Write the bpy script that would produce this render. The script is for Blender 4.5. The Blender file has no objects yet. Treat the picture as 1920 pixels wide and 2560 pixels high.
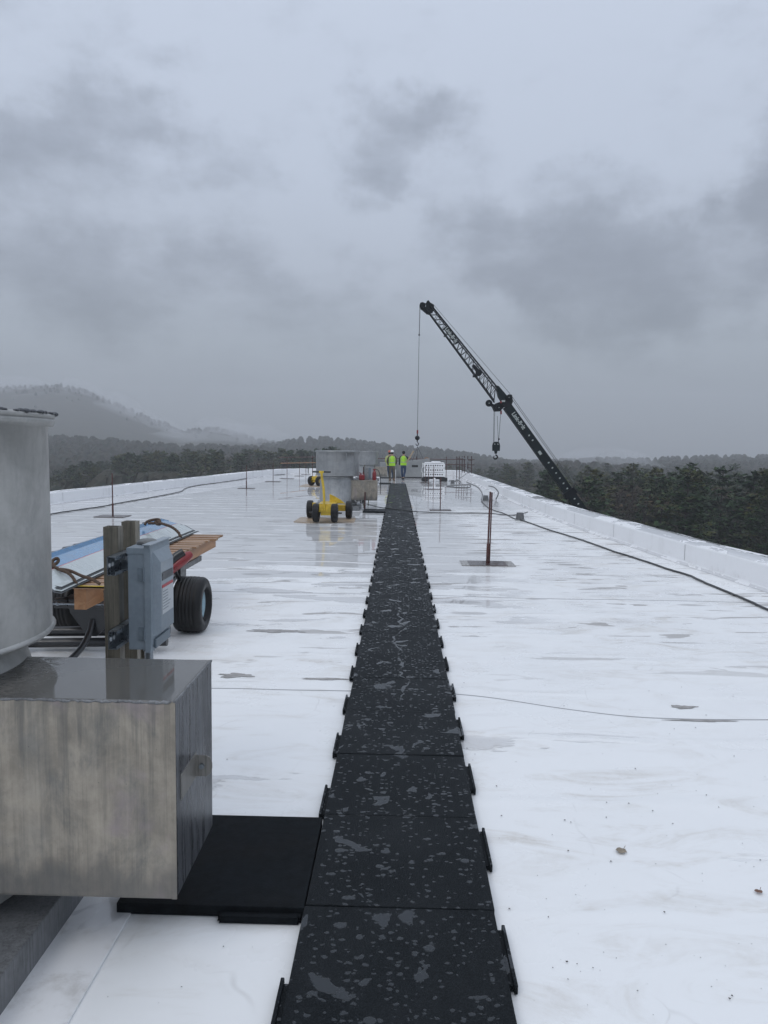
import bpy, bmesh, math, random
from mathutils import Vector, Matrix, noise
R = math.radians
PI = math.pi
random.seed(7)
scene = bpy.context.scene
C = scene.collection

# ------------------------------------------------------------------ camera
F_PX, CX, CY, EYE = 1849.0, 960.0, 1280.0, 1.9
YAW, PITCH, ROLL = R(1.0730382), R(4.9610799), R(0.8)
_f = Vector((-math.sin(YAW)*math.cos(PITCH), math.cos(YAW)*math.cos(PITCH), -math.sin(PITCH)))
_r0 = Vector((math.cos(YAW), math.sin(YAW), 0)); _u0 = _r0.cross(_f)
_r = _r0*math.cos(ROLL)+_u0*math.sin(ROLL); _u = _u0*math.cos(ROLL)-_r0*math.sin(ROLL)
cam_d = bpy.data.cameras.new('camera'); cam = bpy.data.objects.new('camera', cam_d); C.objects.link(cam)
m = Matrix((( _r.x, _u.x, -_f.x, 0), (_r.y, _u.y, -_f.y, 0), (_r.z, _u.z, -_f.z, EYE), (0, 0, 0, 1)))
cam.matrix_world = m
cam_d.sensor_fit = 'VERTICAL'; cam_d.sensor_height = 36.0; cam_d.lens = 36.0*F_PX/2560.0
cam_d.clip_start = 0.05; cam_d.clip_end = 6000
scene.camera = cam
def ground_at(px, py, z=0.0):          # where a sight line meets the level z
    d = _f + _r*((px-CX)/F_PX) - _u*((py-CY)/F_PX)
    t = (z-EYE)/d.z
    return Vector((0, 0, EYE)) + d*t
def at_depth(px, py, Y):
    d = _f + _r*((px-CX)/F_PX) - _u*((py-CY)/F_PX)
    return Vector((0, 0, EYE)) + d*(Y/d.y)

# ------------------------------------------------------------------ world
SUN_EL, SUN_AZ = 48.0, 215.0            # azimuth clockwise from +Y: behind and left of the camera
w = bpy.data.worlds.new('World'); scene.world = w; w.use_nodes = True
nt = w.node_tree; nt.nodes.clear()
class G:
    """tiny node-graph helper"""
    def __init__(s, tree): s.t = tree; s.n = tree.nodes; s.l = tree.links
    def new(s, typ, **kw):
        nd = s.n.new(typ)
        for k, v in kw.items(): setattr(nd, k, v)
        return nd
    def put(s, sock, v):
        if isinstance(v, bpy.types.NodeSocket): s.l.new(v, sock)
        elif v is not None: sock.default_value = v
    def math(s, op, a, b=None, c=None, clamp=False):
        nd = s.new('ShaderNodeMath', operation=op, use_clamp=clamp)
        s.put(nd.inputs[0], a)
        if b is not None: s.put(nd.inputs[1], b)
        if c is not None: s.put(nd.inputs[2], c)
        return nd.outputs[0]
    def vmath(s, op, a, b=None, out=0):
        nd = s.new('ShaderNodeVectorMath', operation=op)
        s.put(nd.inputs[0], a)
        if b is not None: s.put(nd.inputs[1], b)
        return nd.outputs[out]
    def noise(s, vec, scale, detail=4, rough=.55, dist=0.0, out=0):
        nd = s.new('ShaderNodeTexNoise'); s.put(nd.inputs['Vector'], vec)
        nd.inputs['Scale'].default_value = scale; nd.inputs['Detail'].default_value = detail
        nd.inputs['Roughness'].default_value = rough; nd.inputs['Distortion'].default_value = dist
        return nd.outputs[out]
    def voro(s, vec, scale, rnd=1.0, feature='F1', out=0):
        nd = s.new('ShaderNodeTexVoronoi', feature=feature); s.put(nd.inputs['Vector'], vec)
        nd.inputs['Scale'].default_value = scale; nd.inputs['Randomness'].default_value = rnd
        return nd.outputs[out]
    def step(s, v, lo, hi, a=0.0, b=1.0, smooth=True):
        nd = s.new('ShaderNodeMapRange'); nd.interpolation_type = 'SMOOTHSTEP' if smooth else 'LINEAR'
        s.put(nd.inputs[0], v)
        nd.inputs[1].default_value = lo; nd.inputs[2].default_value = hi
        nd.inputs[3].default_value = a; nd.inputs[4].default_value = b
        return nd.outputs[0]
    def mix(s, fac, a, b, mode='MIX'):
        nd = s.new('ShaderNodeMix', data_type='RGBA', blend_type=mode)
        s.put(nd.inputs[0], fac)
        for k, v in ((6, a), (7, b)):
            s.put(nd.inputs[k], (*v, 1) if isinstance(v, tuple) and len(v) == 3 else v)
        return nd.outputs[2]
    def sep(s, v):
        nd = s.new('ShaderNodeSeparateXYZ'); s.put(nd.inputs[0], v); return nd.outputs
    def comb(s, x=0.0, y=0.0, z=0.0):
        nd = s.new('ShaderNodeCombineXYZ')
        s.put(nd.inputs[0], x); s.put(nd.inputs[1], y); s.put(nd.inputs[2], z); return nd.outputs[0]
    def scale(s, v, xyz): return s.vmath('MULTIPLY', v, xyz)
    def bump(s, h, strength=.3, dist=.01, normal=None):
        nd = s.new('ShaderNodeBump'); s.put(nd.inputs['Height'], h)
        nd.inputs['Strength'].default_value = strength; nd.inputs['Distance'].default_value = dist
        if normal is not None: s.put(nd.inputs['Normal'], normal)
        return nd.outputs[0]
g = G(nt)
tc = g.new('ShaderNodeTexCoord')
dx, dy, dz = g.sep(tc.outputs['Generated'])[:3]
u = g.math('ARCTAN2', dx, dy); v = g.math('ARCSINE', dz)
uv = g.comb(u, v, 0.0)
n1 = g.noise(uv, 2.6, 6, .6, out=1); n2 = g.noise(uv, 9.0, 5, .6, out=1)
warp = g.vmath('ADD', g.scale(g.vmath('SUBTRACT', n1, (.5, .5, .5)), (.46, .24, 0)), g.scale(g.vmath('SUBTRACT', n2, (.5, .5, .5)), (.20, .12, 0)))
wuv = g.vmath('ADD', uv, warp)
CLOUDS = [(300,205,190,45,.30),(240,395,200,100,.55),(450,420,170,70,.30),(820,350,210,70,.55),(745,430,80,60,.35),
          (280,640,440,125,.62),(70,620,240,130,.30),(1080,540,210,120,.62),(1290,640,280,150,.66),(1180,470,280,70,.38),
          (1680,540,100,130,.65),(1430,620,260,110,.42),(640,700,260,90,.32),(900,640,120,60,.20),(1500,200,300,90,.10),
          (-500,500,500,200,.6),(2400,450,500,200,.5),(-900,250,600,120,.4),(2900,250,600,120,.4)]
dsum = None
for cx, cy, rx, ry, s in CLOUDS:
    cu = math.atan((cx-861+18)/1597); cv = math.atan((975-cy)/1597)
    q = g.scale(g.vmath('SUBTRACT', wuv, (cu, cv, 0)), (1597/rx, 1597/ry, 0))
    L = g.vmath('LENGTH', q, out=1)
    b = g.math('MULTIPLY', g.step(L, .25, 1.35, 1.0, 0.0), s)
    dsum = b if dsum is None else g.math('MAXIMUM', dsum, b) if s < .4 else g.math('ADD', dsum, g.math('MULTIPLY', b, g.math('SUBTRACT', 1.0, dsum)))
wisps = g.noise(g.scale(uv, (1.0, 2.4, 1)), 3.2, 9, .62)
fine = g.noise(g.scale(uv, (1.0, 1.8, 1)), 11.0, 8, .6)
dsum = g.math('ADD', g.math('ADD', dsum, g.math('MULTIPLY', g.math('SUBTRACT', fine, .5), 1.05)), g.math('MULTIPLY', g.math('SUBTRACT', wisps, .5), 1.0))
dsum = g.math('MULTIPLY', g.step(dsum, .0, .92), g.step(v, .01, .10, .45, 1.0))
base = g.new('ShaderNodeValToRGB'); g.put(base.inputs[0], v)
cr = base.color_ramp
cr.elements[0].position = 0.0; cr.elements[0].color = (.235, .262, .305, 1)
cr.elements[1].position = 1.0; cr.elements[1].color = (.84, .88, 1.0, 1)
for p, c in ((.06, (.285,.318,.368)), (.13, (.375,.42,.488)), (.22, (.465,.515,.62)), (.34, (.535,.595,.725)), (.60, (.60,.665,.81)), (.8, (.72,.785,.92))):
    e = cr.elements.new(p); e.color = (*c, 1)
dark = g.mix(1.0, base.outputs[0], (.585, .59, .60), 'MULTIPLY')
col = g.mix(g.math('MULTIPLY', dsum, 1.0, clamp=True), base.outputs[0], dark)
sky = g.new('ShaderNodeTexSky'); sky.sky_type = 'NISHITA'; sky.sun_disc = False
sky.sun_elevation = R(SUN_EL); sky.sun_rotation = R(SUN_AZ)
bg1 = g.new('ShaderNodeBackground'); g.put(bg1.inputs[0], sky.outputs[0]); bg1.inputs[1].default_value = 0.05
col = g.mix(1.0, col, (.99, 1.0, .985), 'MULTIPLY')
bg2 = g.new('ShaderNodeBackground'); g.put(bg2.inputs[0], col); bg2.inputs[1].default_value = 1.0
mx = g.new('ShaderNodeMixShader'); mx.inputs[0].default_value = .93
g.l.new(bg1.outputs[0], mx.inputs[1]); g.l.new(bg2.outputs[0], mx.inputs[2])
wo = g.new('ShaderNodeOutputWorld'); g.l.new(mx.outputs[0], wo.inputs[0])

sd = bpy.data.lights.new('sun', 'SUN'); sd.energy = 0.5; sd.angle = R(25); sd.color = (1, .97, .93)
so = bpy.data.objects.new('sun', sd); C.objects.link(so)
az, el = R(SUN_AZ), R(SUN_EL)
sdir = Vector((math.sin(az)*math.cos(el), math.cos(az)*math.cos(el), math.sin(el)))
so.rotation_euler = sdir.to_track_quat('Z', 'Y').to_euler(); so.location = (0, -5, 30)
scene.view_settings.view_transform = 'Standard'; scene.view_settings.look = 'None'
scene.view_settings.exposure = 0.13; scene.view_settings.gamma = 1.0
scene.cycles.volume_bounces = 2; scene.cycles.max_bounces = 8; scene.cycles.transparent_max_bounces = 12
try: scene.cycles.use_denoising = True
except Exception: pass

# ------------------------------------------------------------------ tagging and mesh helpers
def tag(o, label=None, cat=None, group=None, kind=None):
    if label: o['label'] = label
    if cat: o['category'] = cat
    if group: o['group'] = group
    if kind: o['kind'] = kind
    return o
def empty(name, loc=(0, 0, 0), rz=0.0):
    o = bpy.data.objects.new(name, None); C.objects.link(o)
    o.location = loc; o.rotation_euler = (0, 0, rz); o.empty_display_size = .2
    return o
def kids(o): return [c for c in bpy.data.objects if c.parent is o]
def copy_tree(o, parent=None):
    c = o.copy(); C.objects.link(c); c.parent = parent
    for ch in kids(o): copy_tree(ch, c)
    return c
class MB:
    def __init__(s): s.v = []; s.f = []; s.smooth = []
    def add(s, vs, fs, M=None, sm=False):
        k = len(s.v)
        for p in vs:
            p = Vector(p); s.v.append(tuple(M @ p if M else p))
        for f in fs: s.f.append(tuple(i+k for i in f)); s.smooth.append(sm)
        return s
    def box(s, a, b, M=None, bev=0.0):
        x0, y0, z0 = a; x1, y1, z1 = b
        if bev <= 0:
            vs = [(x0,y0,z0),(x1,y0,z0),(x1,y1,z0),(x0,y1,z0),(x0,y0,z1),(x1,y0,z1),(x1,y1,z1),(x0,y1,z1)]
            return s.add(vs, [(0,3,2,1),(4,5,6,7),(0,1,5,4),(1,2,6,5),(2,3,7,6),(3,0,4,7)], M)
        bm = bmesh.new(); bmesh.ops.create_cube(bm, size=1)
        for q in bm.verts: q.co = Vector(((x0+x1)/2+q.co.x*(x1-x0), (y0+y1)/2+q.co.y*(y1-y0), (z0+z1)/2+q.co.z*(z1-z0)))
        bmesh.ops.bevel(bm, geom=bm.edges[:], offset=bev, segments=2, affect='EDGES', profile=.6)
        return s.bm(bm, M)
    def bm(s, bm, M=None, sm=False):
        bm.verts.index_update()
        s.add([q.co.copy() for q in bm.verts], [[q.index for q in f.verts] for f in bm.faces], M, sm)
        bm.free(); return s
    def cyl(s, p, q, r, r2=None, n=12, cap=True, sm=True):
        p, q = Vector(p), Vector(q); r2 = r if r2 is None else r2
        d = (q-p).normalized(); a = d.orthogonal().normalized(); b = d.cross(a)
        vs = []; fs = []
        for i in range(n):
            t = 2*PI*i/n; o = a*math.cos(t)+b*math.sin(t)
            vs += [p+o*r, q+o*r2]
        for i in range(n):
            j = (i+1) % n; fs.append((2*i, 2*j, 2*j+1, 2*i+1))
        s.add(vs, fs, sm=sm)
        if cap: s.add([p+(a*math.cos(2*PI*i/n)+b*math.sin(2*PI*i/n))*r for i in range(n)], [tuple(range(n-1, -1, -1))]); s.add([q+(a*math.cos(2*PI*i/n)+b*math.sin(2*PI*i/n))*r2 for i in range(n)], [tuple(range(n))])
        return s
    def tube(s, pts, r, n=8, closed=False):
        pts = [Vector(p) for p in pts]; vs = []; fs = []; N = len(pts); a = None
        for i, p in enumerate(pts):
            d = (pts[min(i+1, N-1)]-pts[max(i-1, 0)]).normalized()
            a = d.orthogonal().normalized() if a is None else (a-d*a.dot(d)).normalized()
            b = d.cross(a); rr = r[i] if isinstance(r, (list, tuple)) else r
            vs += [p+(a*math.cos(2*PI*k/n)+b*math.sin(2*PI*k/n))*rr for k in range(n)]
        for i in range(N-1):
            for k in range(n):
                j = (k+1) % n; fs.append((i*n+k, i*n+j, (i+1)*n+j, (i+1)*n+k))
        s.add(vs, fs, sm=True); s.add(vs[:n], [tuple(range(n-1, -1, -1))]); s.add(vs[-n:], [tuple(range(n))])
        return s
    def lathe(s, prof, n=48, M=None, sm=True, axis='Z', arc=(0, 2*PI)):
        """prof = [(r, h)...] revolved"""
        vs = []; fs = []; full = arc[1]-arc[0] > 6.28
        cnt = n if full else n+1
        for i in range(cnt):
            t = arc[0]+(arc[1]-arc[0])*i/n; c, q = math.cos(t), math.sin(t)
            for r, h in prof:
                vs.append((r*c, r*q, h) if axis == 'Z' else (h, r*c, r*q))
        P = len(prof)
        for i in range(n):
            j = (i+1) % cnt if full else i+1
            for k in range(P-1): fs.append((i*P+k, j*P+k, j*P+k+1, i*P+k+1))
        return s.add(vs, fs, M, sm)
    def prism(s, poly, y0, y1, M=None):
        """poly in XZ, pushed along Y"""
        n = len(poly); vs = [(x, y0, z) for x, z in poly]+[(x, y1, z) for x, z in poly]
        fs = [tuple(range(n)), tuple(range(2*n-1, n-1, -1))]+[((i+1) % n, i, n+i, n+(i+1) % n) for i in range(n)]
        return s.add(vs, fs, M)
    def ball(s, c, r, seg=12, sc=(1, 1, 1)):
        bm = bmesh.new(); bmesh.ops.create_uvsphere(bm, u_segments=seg, v_segments=max(6, seg*2//3), radius=1)
        M = Matrix.Translation(Vector(c)) @ Matrix.Diagonal((r*sc[0], r*sc[1], r*sc[2], 1))
        return s.bm(bm, M, True)
    def build(s, name, mats, parent=None, loc=None, normals=True):
        me = bpy.data.meshes.new(name); me.from_pydata(s.v, [], s.f); me.update()
        me.polygons.foreach_set('use_smooth', s.smooth)
        if normals:
            bm = bmesh.new(); bm.from_mesh(me); bmesh.ops.recalc_face_normals(bm, faces=bm.faces[:]); bm.to_mesh(me); bm.free()
        for mm in (mats if isinstance(mats, (list, tuple)) else [mats]): me.materials.append(mm)
        o = bpy.data.objects.new(name, me); C.objects.link(o)
        if parent: o.parent = parent
        if loc is not None: o.location = loc
        return o
def T(x=0, y=0, z=0, rx=0, ry=0, rz=0):
    return Matrix.Translation((x, y, z)) @ Matrix.Rotation(rz, 4, 'Z') @ Matrix.Rotation(ry, 4, 'Y') @ Matrix.Rotation(rx, 4, 'X')
def spline(pts, k=6):
    pts = [Vector(p) for p in pts]; out = []
    P = [pts[0]]+pts+[pts[-1]]
    for i in range(1, len(P)-2):
        for j in range(k):
            t = j/k; a, b, c, d = P[i-1], P[i], P[i+1], P[i+2]
            out.append(.5*((2*b)+(c-a)*t+(2*a-5*b+4*c-d)*t*t+(3*b-a-3*c+d)*t**3))
    out.append(pts[-1]); return out
def text_mesh(txt, size, M, name, mt, parent, extrude=.002, bold=.0, sx=1.0):
    cu = bpy.data.curves.new('lettering_curve', 'FONT'); cu.body = txt; cu.size = size; cu.extrude = extrude; cu.offset = bold
    cu.align_x = 'CENTER'; cu.align_y = 'CENTER'
    to = bpy.data.objects.new('lettering_tmp', cu); C.objects.link(to)
    bpy.context.view_layer.update()
    me = bpy.data.meshes.new_from_object(to.evaluated_get(bpy.context.evaluated_depsgraph_get()))
    bpy.data.objects.remove(to); bpy.data.curves.remove(cu)
    me.transform(M @ Matrix.Diagonal((sx, 1, 1, 1))); me.materials.clear(); me.materials.append(mt)
    o = bpy.data.objects.new(name, me); C.objects.link(o); o.parent = parent
    return o
def skin(name, V, E, rad, mt, parent=None, root=0, sub=2):
    me = bpy.data.meshes.new(name); me.from_pydata([tuple(q) for q in V], E, []); me.update()
    o = bpy.data.objects.new(name, me); C.objects.link(o)
    o.modifiers.new('skin', 'SKIN')
    sl = me.skin_vertices[0].data if me.skin_vertices else None
    for i, r in enumerate(rad):
        sl[i].radius = (r, r) if not isinstance(r, tuple) else r
        sl[i].use_root = (i == root)
    ss = o.modifiers.new('subsurf', 'SUBSURF'); ss.levels = sub; ss.render_levels = sub
    bpy.context.view_layer.update()
    me2 = bpy.data.meshes.new_from_object(o.evaluated_get(bpy.context.evaluated_depsgraph_get()))
    bpy.data.objects.remove(o)
    me2.materials.clear(); me2.materials.append(mt)
    for p in me2.polygons: p.use_smooth = True
    o = bpy.data.objects.new(name, me2); C.objects.link(o); o.parent = parent
    return o

# ------------------------------------------------------------------ materials
def new_mat(name):
    mt = bpy.data.materials.new(name); mt.use_nodes = True
    gg = G(mt.node_tree); b = mt.node_tree.nodes['Principled BSDF']
    geo = gg.new('ShaderNodeNewGeometry')
    return mt, gg, b, geo
def simple(name, col, rough=.5, metal=0.0, var=.15, scale=8.0, bump=.0, bscale=60, wet=0.0, obj=True, rv=.1):
    """colour with slow blotches and fine grain; wet adds a thin glossy film in patches"""
    mt, q, b, geo = new_mat(name)
    if obj:
        t = q.new('ShaderNodeTexCoord').outputs['Object']
    else: t = geo.outputs['Position']
    n = q.noise(t, scale, 5, .6)
    n2 = q.noise(t, scale*7, 3, .6)
    f = q.math('ADD', q.math('MULTIPLY', n, .65), q.math('MULTIPLY', n2, .35))
    lo = tuple(c*(1-var*1.6) for c in col); hi = tuple(min(1, c*(1+var*1.6)) for c in col)
    q.put(b.inputs['Base Color'], q.mix(q.step(f, .25, .75), lo, hi))
    q.put(b.inputs['Roughness'], q.step(n, .3, .7, max(.02, rough-rv), min(1, rough+rv)))
    b.inputs['Metallic'].default_value = metal
    if bump: q.put(b.inputs['Normal'], q.bump(q.noise(t, bscale, 4, .6), bump, .004))
    if wet:
        b.inputs['Coat Weight'].default_value = wet; b.inputs['Coat Roughness'].default_value = .06
    return mt

def roof_mat():
    mt, q, b, geo = new_mat('white_roof_membrane')
    P = geo.outputs['Position']; px, py, pz = q.sep(P)[:3]
    # dirt: soft beige smears, boot scuffs and fine specks
    big = q.noise(q.scale(P, (.45, .30, 1)), 1.0, 6, .62)
    smear = q.noise(q.scale(P, (1.1, 2.6, 1)), 1.3, 8, .68, 1.2)
    fine = q.noise(P, 22.0, 6, .7)
    dirt = q.math('MULTIPLY', q.step(smear, .47, .74), q.step(big, .36, .62, .25, 1.0))
    dirt = q.math('MULTIPLY', dirt, q.step(fine, .3, .7, .55, 1.1))
    col = q.mix(q.math('MULTIPLY', dirt, .9), (.86, .875, .88), (.55, .515, .46))
    col = q.mix(q.math('MULTIPLY', q.step(big, .5, .72), .18), col, (.62, .62, .62))
    scuff = q.voro(q.vmath('ADD', q.scale(P, (1.6, 1.6, 1)), q.scale(q.noise(P, 1.4, 3, .5, out=1), (.9, .9, 0))), 1.0, feature='DISTANCE_TO_EDGE')
    arc = q.math('MULTIPLY', q.step(scuff, 0.0, .012, 1.0, 0.0), q.step(q.noise(P, 2.3, 3), .52, .66))
    col = q.mix(q.math('MULTIPLY', arc, .30), col, (.46, .45, .44))
    ringv = q.voro(q.vmath('ADD', P, (3.1, 1.7, 0)), .85)
    ring = q.math('MULTIPLY', q.step(q.math('ABSOLUTE', q.math('SUBTRACT', ringv, .09)), .004, .014, 1.0, 0.0), q.step(q.noise(P, 9.0, 3), .42, .62))
    col = q.mix(q.math('MULTIPLY', ring, .22), col, (.48, .46, .43))
    # gritty spots
    sp = q.voro(P, 9.0); grit = q.math('MULTIPLY', q.step(sp, .02, .05, 1.0, 0.0), q.step(q.noise(P, .8, 3), .45, .6))
    col = q.mix(q.math('MULTIPLY', grit, .45), col, (.25, .24, .23))
    # welded laps every 3.7 m, a little wavy
    wob = q.math('MULTIPLY', q.math('MULTIPLY', q.step(px, .3, 1.9), -.46), q.step(py, 6.0, 9.0, 1.0, .2))
    wob2 = q.math('MULTIPLY', q.math('SUBTRACT', q.noise(q.comb(px, 0.0, 0.0), .5, 2), .5), .16)
    ys = q.math('SUBTRACT', q.math('SUBTRACT', py, wob), wob2)
    fr = q.math('SUBTRACT', q.math('FRACT', q.math('DIVIDE', q.math('ADD', ys, -5.64+38.5), 3.85)), .0)
    dseam = q.math('MULTIPLY', q.math('MINIMUM', fr, q.math('SUBTRACT', 1.0, fr)), 3.85)
    dseam = q.math('SUBTRACT', dseam, q.math('MULTIPLY', py, .0012))
    line = q.step(dseam, .001, .0065, 1.0, 0.0)
    col = q.mix(q.math('MULTIPLY', line, .8), col, (.16, .16, .17))
    # puddles: scarce near the camera, joined up into sheets from 9 m on
    far = q.step(py, 6.5, 15.0)
    pn = q.noise(q.scale(P, (.42, 1.7, 1)), 1.0, 6, .6, .5)
    pud = q.step(q.math('ADD', pn, q.math('MULTIPLY', far, .33)), .625, .645)
    # board joints below the membrane: raised ribs across the roof that part the water into bands
    rib = q.math('FRACT', q.math('DIVIDE', q.math('ADD', py, q.math('MULTIPLY', q.noise(q.scale(P, (.5, .9, 1)), 1.0, 3), .55)), .92))
    ribd = q.math('ABSOLUTE', q.math('SUBTRACT', rib, .5))
    ribm = q.math('MULTIPLY', q.step(ribd, .0, .10, 1.0, 0.0), q.step(q.noise(q.scale(P, (.35, 1.3, 1)), 1.3, 3), .40, .56))
    pud = q.math('MULTIPLY', pud, q.math('SUBTRACT', 1.0, ribm))
    dry = q.math('MULTIPLY', q.step(px, .9, 2.0), q.step(py, 21.0, 27.0, 1.0, 0.0))      # the right side drains well this side of 24 m
    pud = q.math('MULTIPLY', pud, q.math('SUBTRACT', 1.0, q.math('MULTIPLY', dry, .93)))
    wp = q.vmath('ADD', q.scale(P, (1.05, 2.9, 1)), q.scale(q.vmath('SUBTRACT', q.noise(P, 1.7, 4, .6, out=1), (.5, .5, .5)), (.55, .55, 0)))
    lv = q.voro(wp, 1.0); lr = q.sep(q.voro(wp, 1.0, out=1))[0]
    lens = q.math('MULTIPLY', q.step(q.math('ADD', lv, q.math('MULTIPLY', lr, -.14)), .09, .17, 1.0, 0.0), q.step(lr, .38, .42))
    lens = q.math('MULTIPLY', lens, q.math('MULTIPLY', q.step(py, 6.5, 10.0), q.step(q.noise(q.scale(P, (.25, .35, 1)), 1.0, 3), .38, .55)))
    # thin brown tide marks: elongated streaks where silt settles
    tm = q.noise(q.scale(P, (.85, 4.2, 1)), 1.0, 4, .55, .6)
    tide = q.math('MULTIPLY', q.step(q.math('ADD', tm, q.math('MULTIPLY', far, .03)), .62, .64), q.step(py, 4.5, 8.5))
    tidehi = q.math('MULTIPLY', tide, .85)
    col = q.mix(tidehi, col, (.36, .345, .33))
    col = q.mix(q.math('MULTIPLY', lens, .78), col, (.30, .285, .275))
    col = q.mix(q.math('MULTIPLY', pud, .5), col, (.50, .50, .51))
    q.put(b.inputs['Base Color'], col)
    damp = q.step(q.noise(P, 1.2, 5, .6), .35, .65, .24, .42)
    rough = q.mix(pud, q.comb(damp, damp, damp), (.016, .016, .016))
    q.put(b.inputs['Roughness'], rough)
    b.inputs['IOR'].default_value = 1.40
    h = q.math('ADD', q.math('MULTIPLY', q.noise(q.scale(P, (.6, 1.2, 1)), 1.6, 4, .5), 1.0), q.math('MULTIPLY', ribm, .35))
    hd = q.math('MULTIPLY', h, q.math('SUBTRACT', 1.0, pud))
    nrm = q.bump(hd, .55, .018)
    ripple = q.noise(q.scale(P, (2.0, 3.0, 1)), 2.0, 2, .5)
    nrm = q.bump(ripple, .06, .0012, nrm)
    q.put(b.inputs['Normal'], nrm)
    return mt
def parapet_mat():
    mt, q, b, geo = new_mat('white_parapet_membrane')
    P = geo.outputs['Position']; nz = q.sep(geo.outputs['Normal'])[2]
    top = q.step(nz, .6, .9)
    n = q.noise(q.scale(P, (.9, .9, .25)), 3.0, 6, .65)
    col = q.mix(q.math('MULTIPLY', q.step(n, .52, .75), .30), (.85, .86, .875), (.52, .51, .50))
    gr = q.math('MULTIPLY', q.step(q.sep(P)[2], .22, .0), q.step(q.noise(P, 6.0, 5, .7), .5, .75))
    col = q.mix(q.math('MULTIPLY', gr, .5), col, (.38, .36, .33))
    pn = q.noise(q.scale(P, (1.6, .9, 1)), 1.0, 4, .6, .4)
    wet = q.math('MULTIPLY', top, q.step(pn, .47, .50))
    col = q.mix(q.math('MULTIPLY', wet, .45), col, (.40, .41, .43))
    q.put(b.inputs['Base Color'], col)
    q.put(b.inputs['Roughness'], q.mix(wet, (.42, .42, .42), (.05, .05, .05)))
    q.put(b.inputs['Normal'], q.bump(q.noise(P, 5.0, 4, .6), .25, .01))
    return mt
def rubber_mat():
    mt, q, b, geo = new_mat('black_crumb_rubber')
    P = geo.outputs['Position']
    gr = q.noise(P, 190.0, 3, .7); g2 = q.voro(P, 130.0)
    tone = q.noise(P, 1.4, 6, .65)
    col = q.mix(q.step(gr, .35, .75), (.004, .0055, .007), (.019, .024, .028))
    col = q.mix(q.math('MULTIPLY', q.step(tone, .4, .7), .35), col, (.030, .034, .038))
    # standing drops: many small, some merged to blobs
    wv = q.vmath('ADD', P, q.scale(q.vmath('SUBTRACT', q.noise(P, 30.0, 3, .55, out=1), (.5, .5, .5)), (.030, .026, 0)))
    v1 = q.voro(q.scale(wv, (1.0, 1.35, 0.0)), 33.0)
    v1c = q.sep(q.voro(q.scale(wv, (1.0, 1.35, 0.0)), 33.0, out=1))[0]
    d1 = q.math('SUBTRACT', q.math('MULTIPLY', q.step(v1c, .15, 1.0, .0, .44, smooth=False), 1.0), v1)
    v2 = q.voro(q.scale(wv, (1.0, 1.3, 0.0)), 13.0); v2c = q.sep(q.voro(q.scale(wv, (1.0, 1.3, 0.0)), 13.0, out=1))[1]
    d1 = q.math('MAXIMUM', d1, q.math('SUBTRACT', q.step(v2c, .55, 1.0, -.05, .36, smooth=False), v2))
    nb = q.noise(q.scale(P, (1.0, 1.0, 0)), 5.6, 4, .50, .5)
    d2 = q.math('MULTIPLY', q.math('SUBTRACT', nb, .625), 5.0)
    X, Y = q.sep(P)[0], q.sep(P)[1]
    run = q.math('ABSOLUTE', q.math('SUBTRACT', X, q.math('ADD', .04, q.math('MULTIPLY', q.math('SUBTRACT', q.noise(q.comb(Y, 0.0, 0.0), 1.5, 4, .6), .5), .55))))
    wdt = q.math('MULTIPLY', q.step(q.noise(q.comb(Y, 3.0, 0.0), 3.0, 3), .38, .7), .030)
    d3 = q.math('MULTIPLY', q.math('SUBTRACT', wdt, run), q.math('MULTIPLY', q.step(Y, 5.2, 5.5), q.math('MULTIPLY', q.step(Y, 8.6, 8.2), 6.0)))
    d2 = q.math('MAXIMUM', d2, d3)
    drop = q.math('MAXIMUM', d1, d2)
    mask = q.step(drop, 0.0, .035)
    up = q.step(q.sep(geo.outputs['Normal'])[2], .7, .9)
    mask = q.math('MULTIPLY', mask, up)
    q.put(b.inputs['Base Color'], q.mix(mask, col, (.016, .021, .026)))
    q.put(b.inputs['Roughness'], q.mix(mask, (.62, .62, .62), (.07, .07, .07)))
    b.inputs['IOR'].default_value = 1.45
    q.put(b.inputs['Specular IOR Level'], q.math('ADD', q.math('MULTIPLY', mask, .38), .14))
    hh = q.math('MINIMUM', drop, .10)
    hh = q.math('MULTIPLY', q.math('MAXIMUM', hh, 0.0), up)
    n0 = q.bump(q.math('MULTIPLY', q.math('ADD', gr, g2), q.math('SUBTRACT', 1.0, mask)), .5, .0035)
    q.put(b.inputs['Normal'], q.bump(hh, .8, .02, n0))
    return mt
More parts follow.
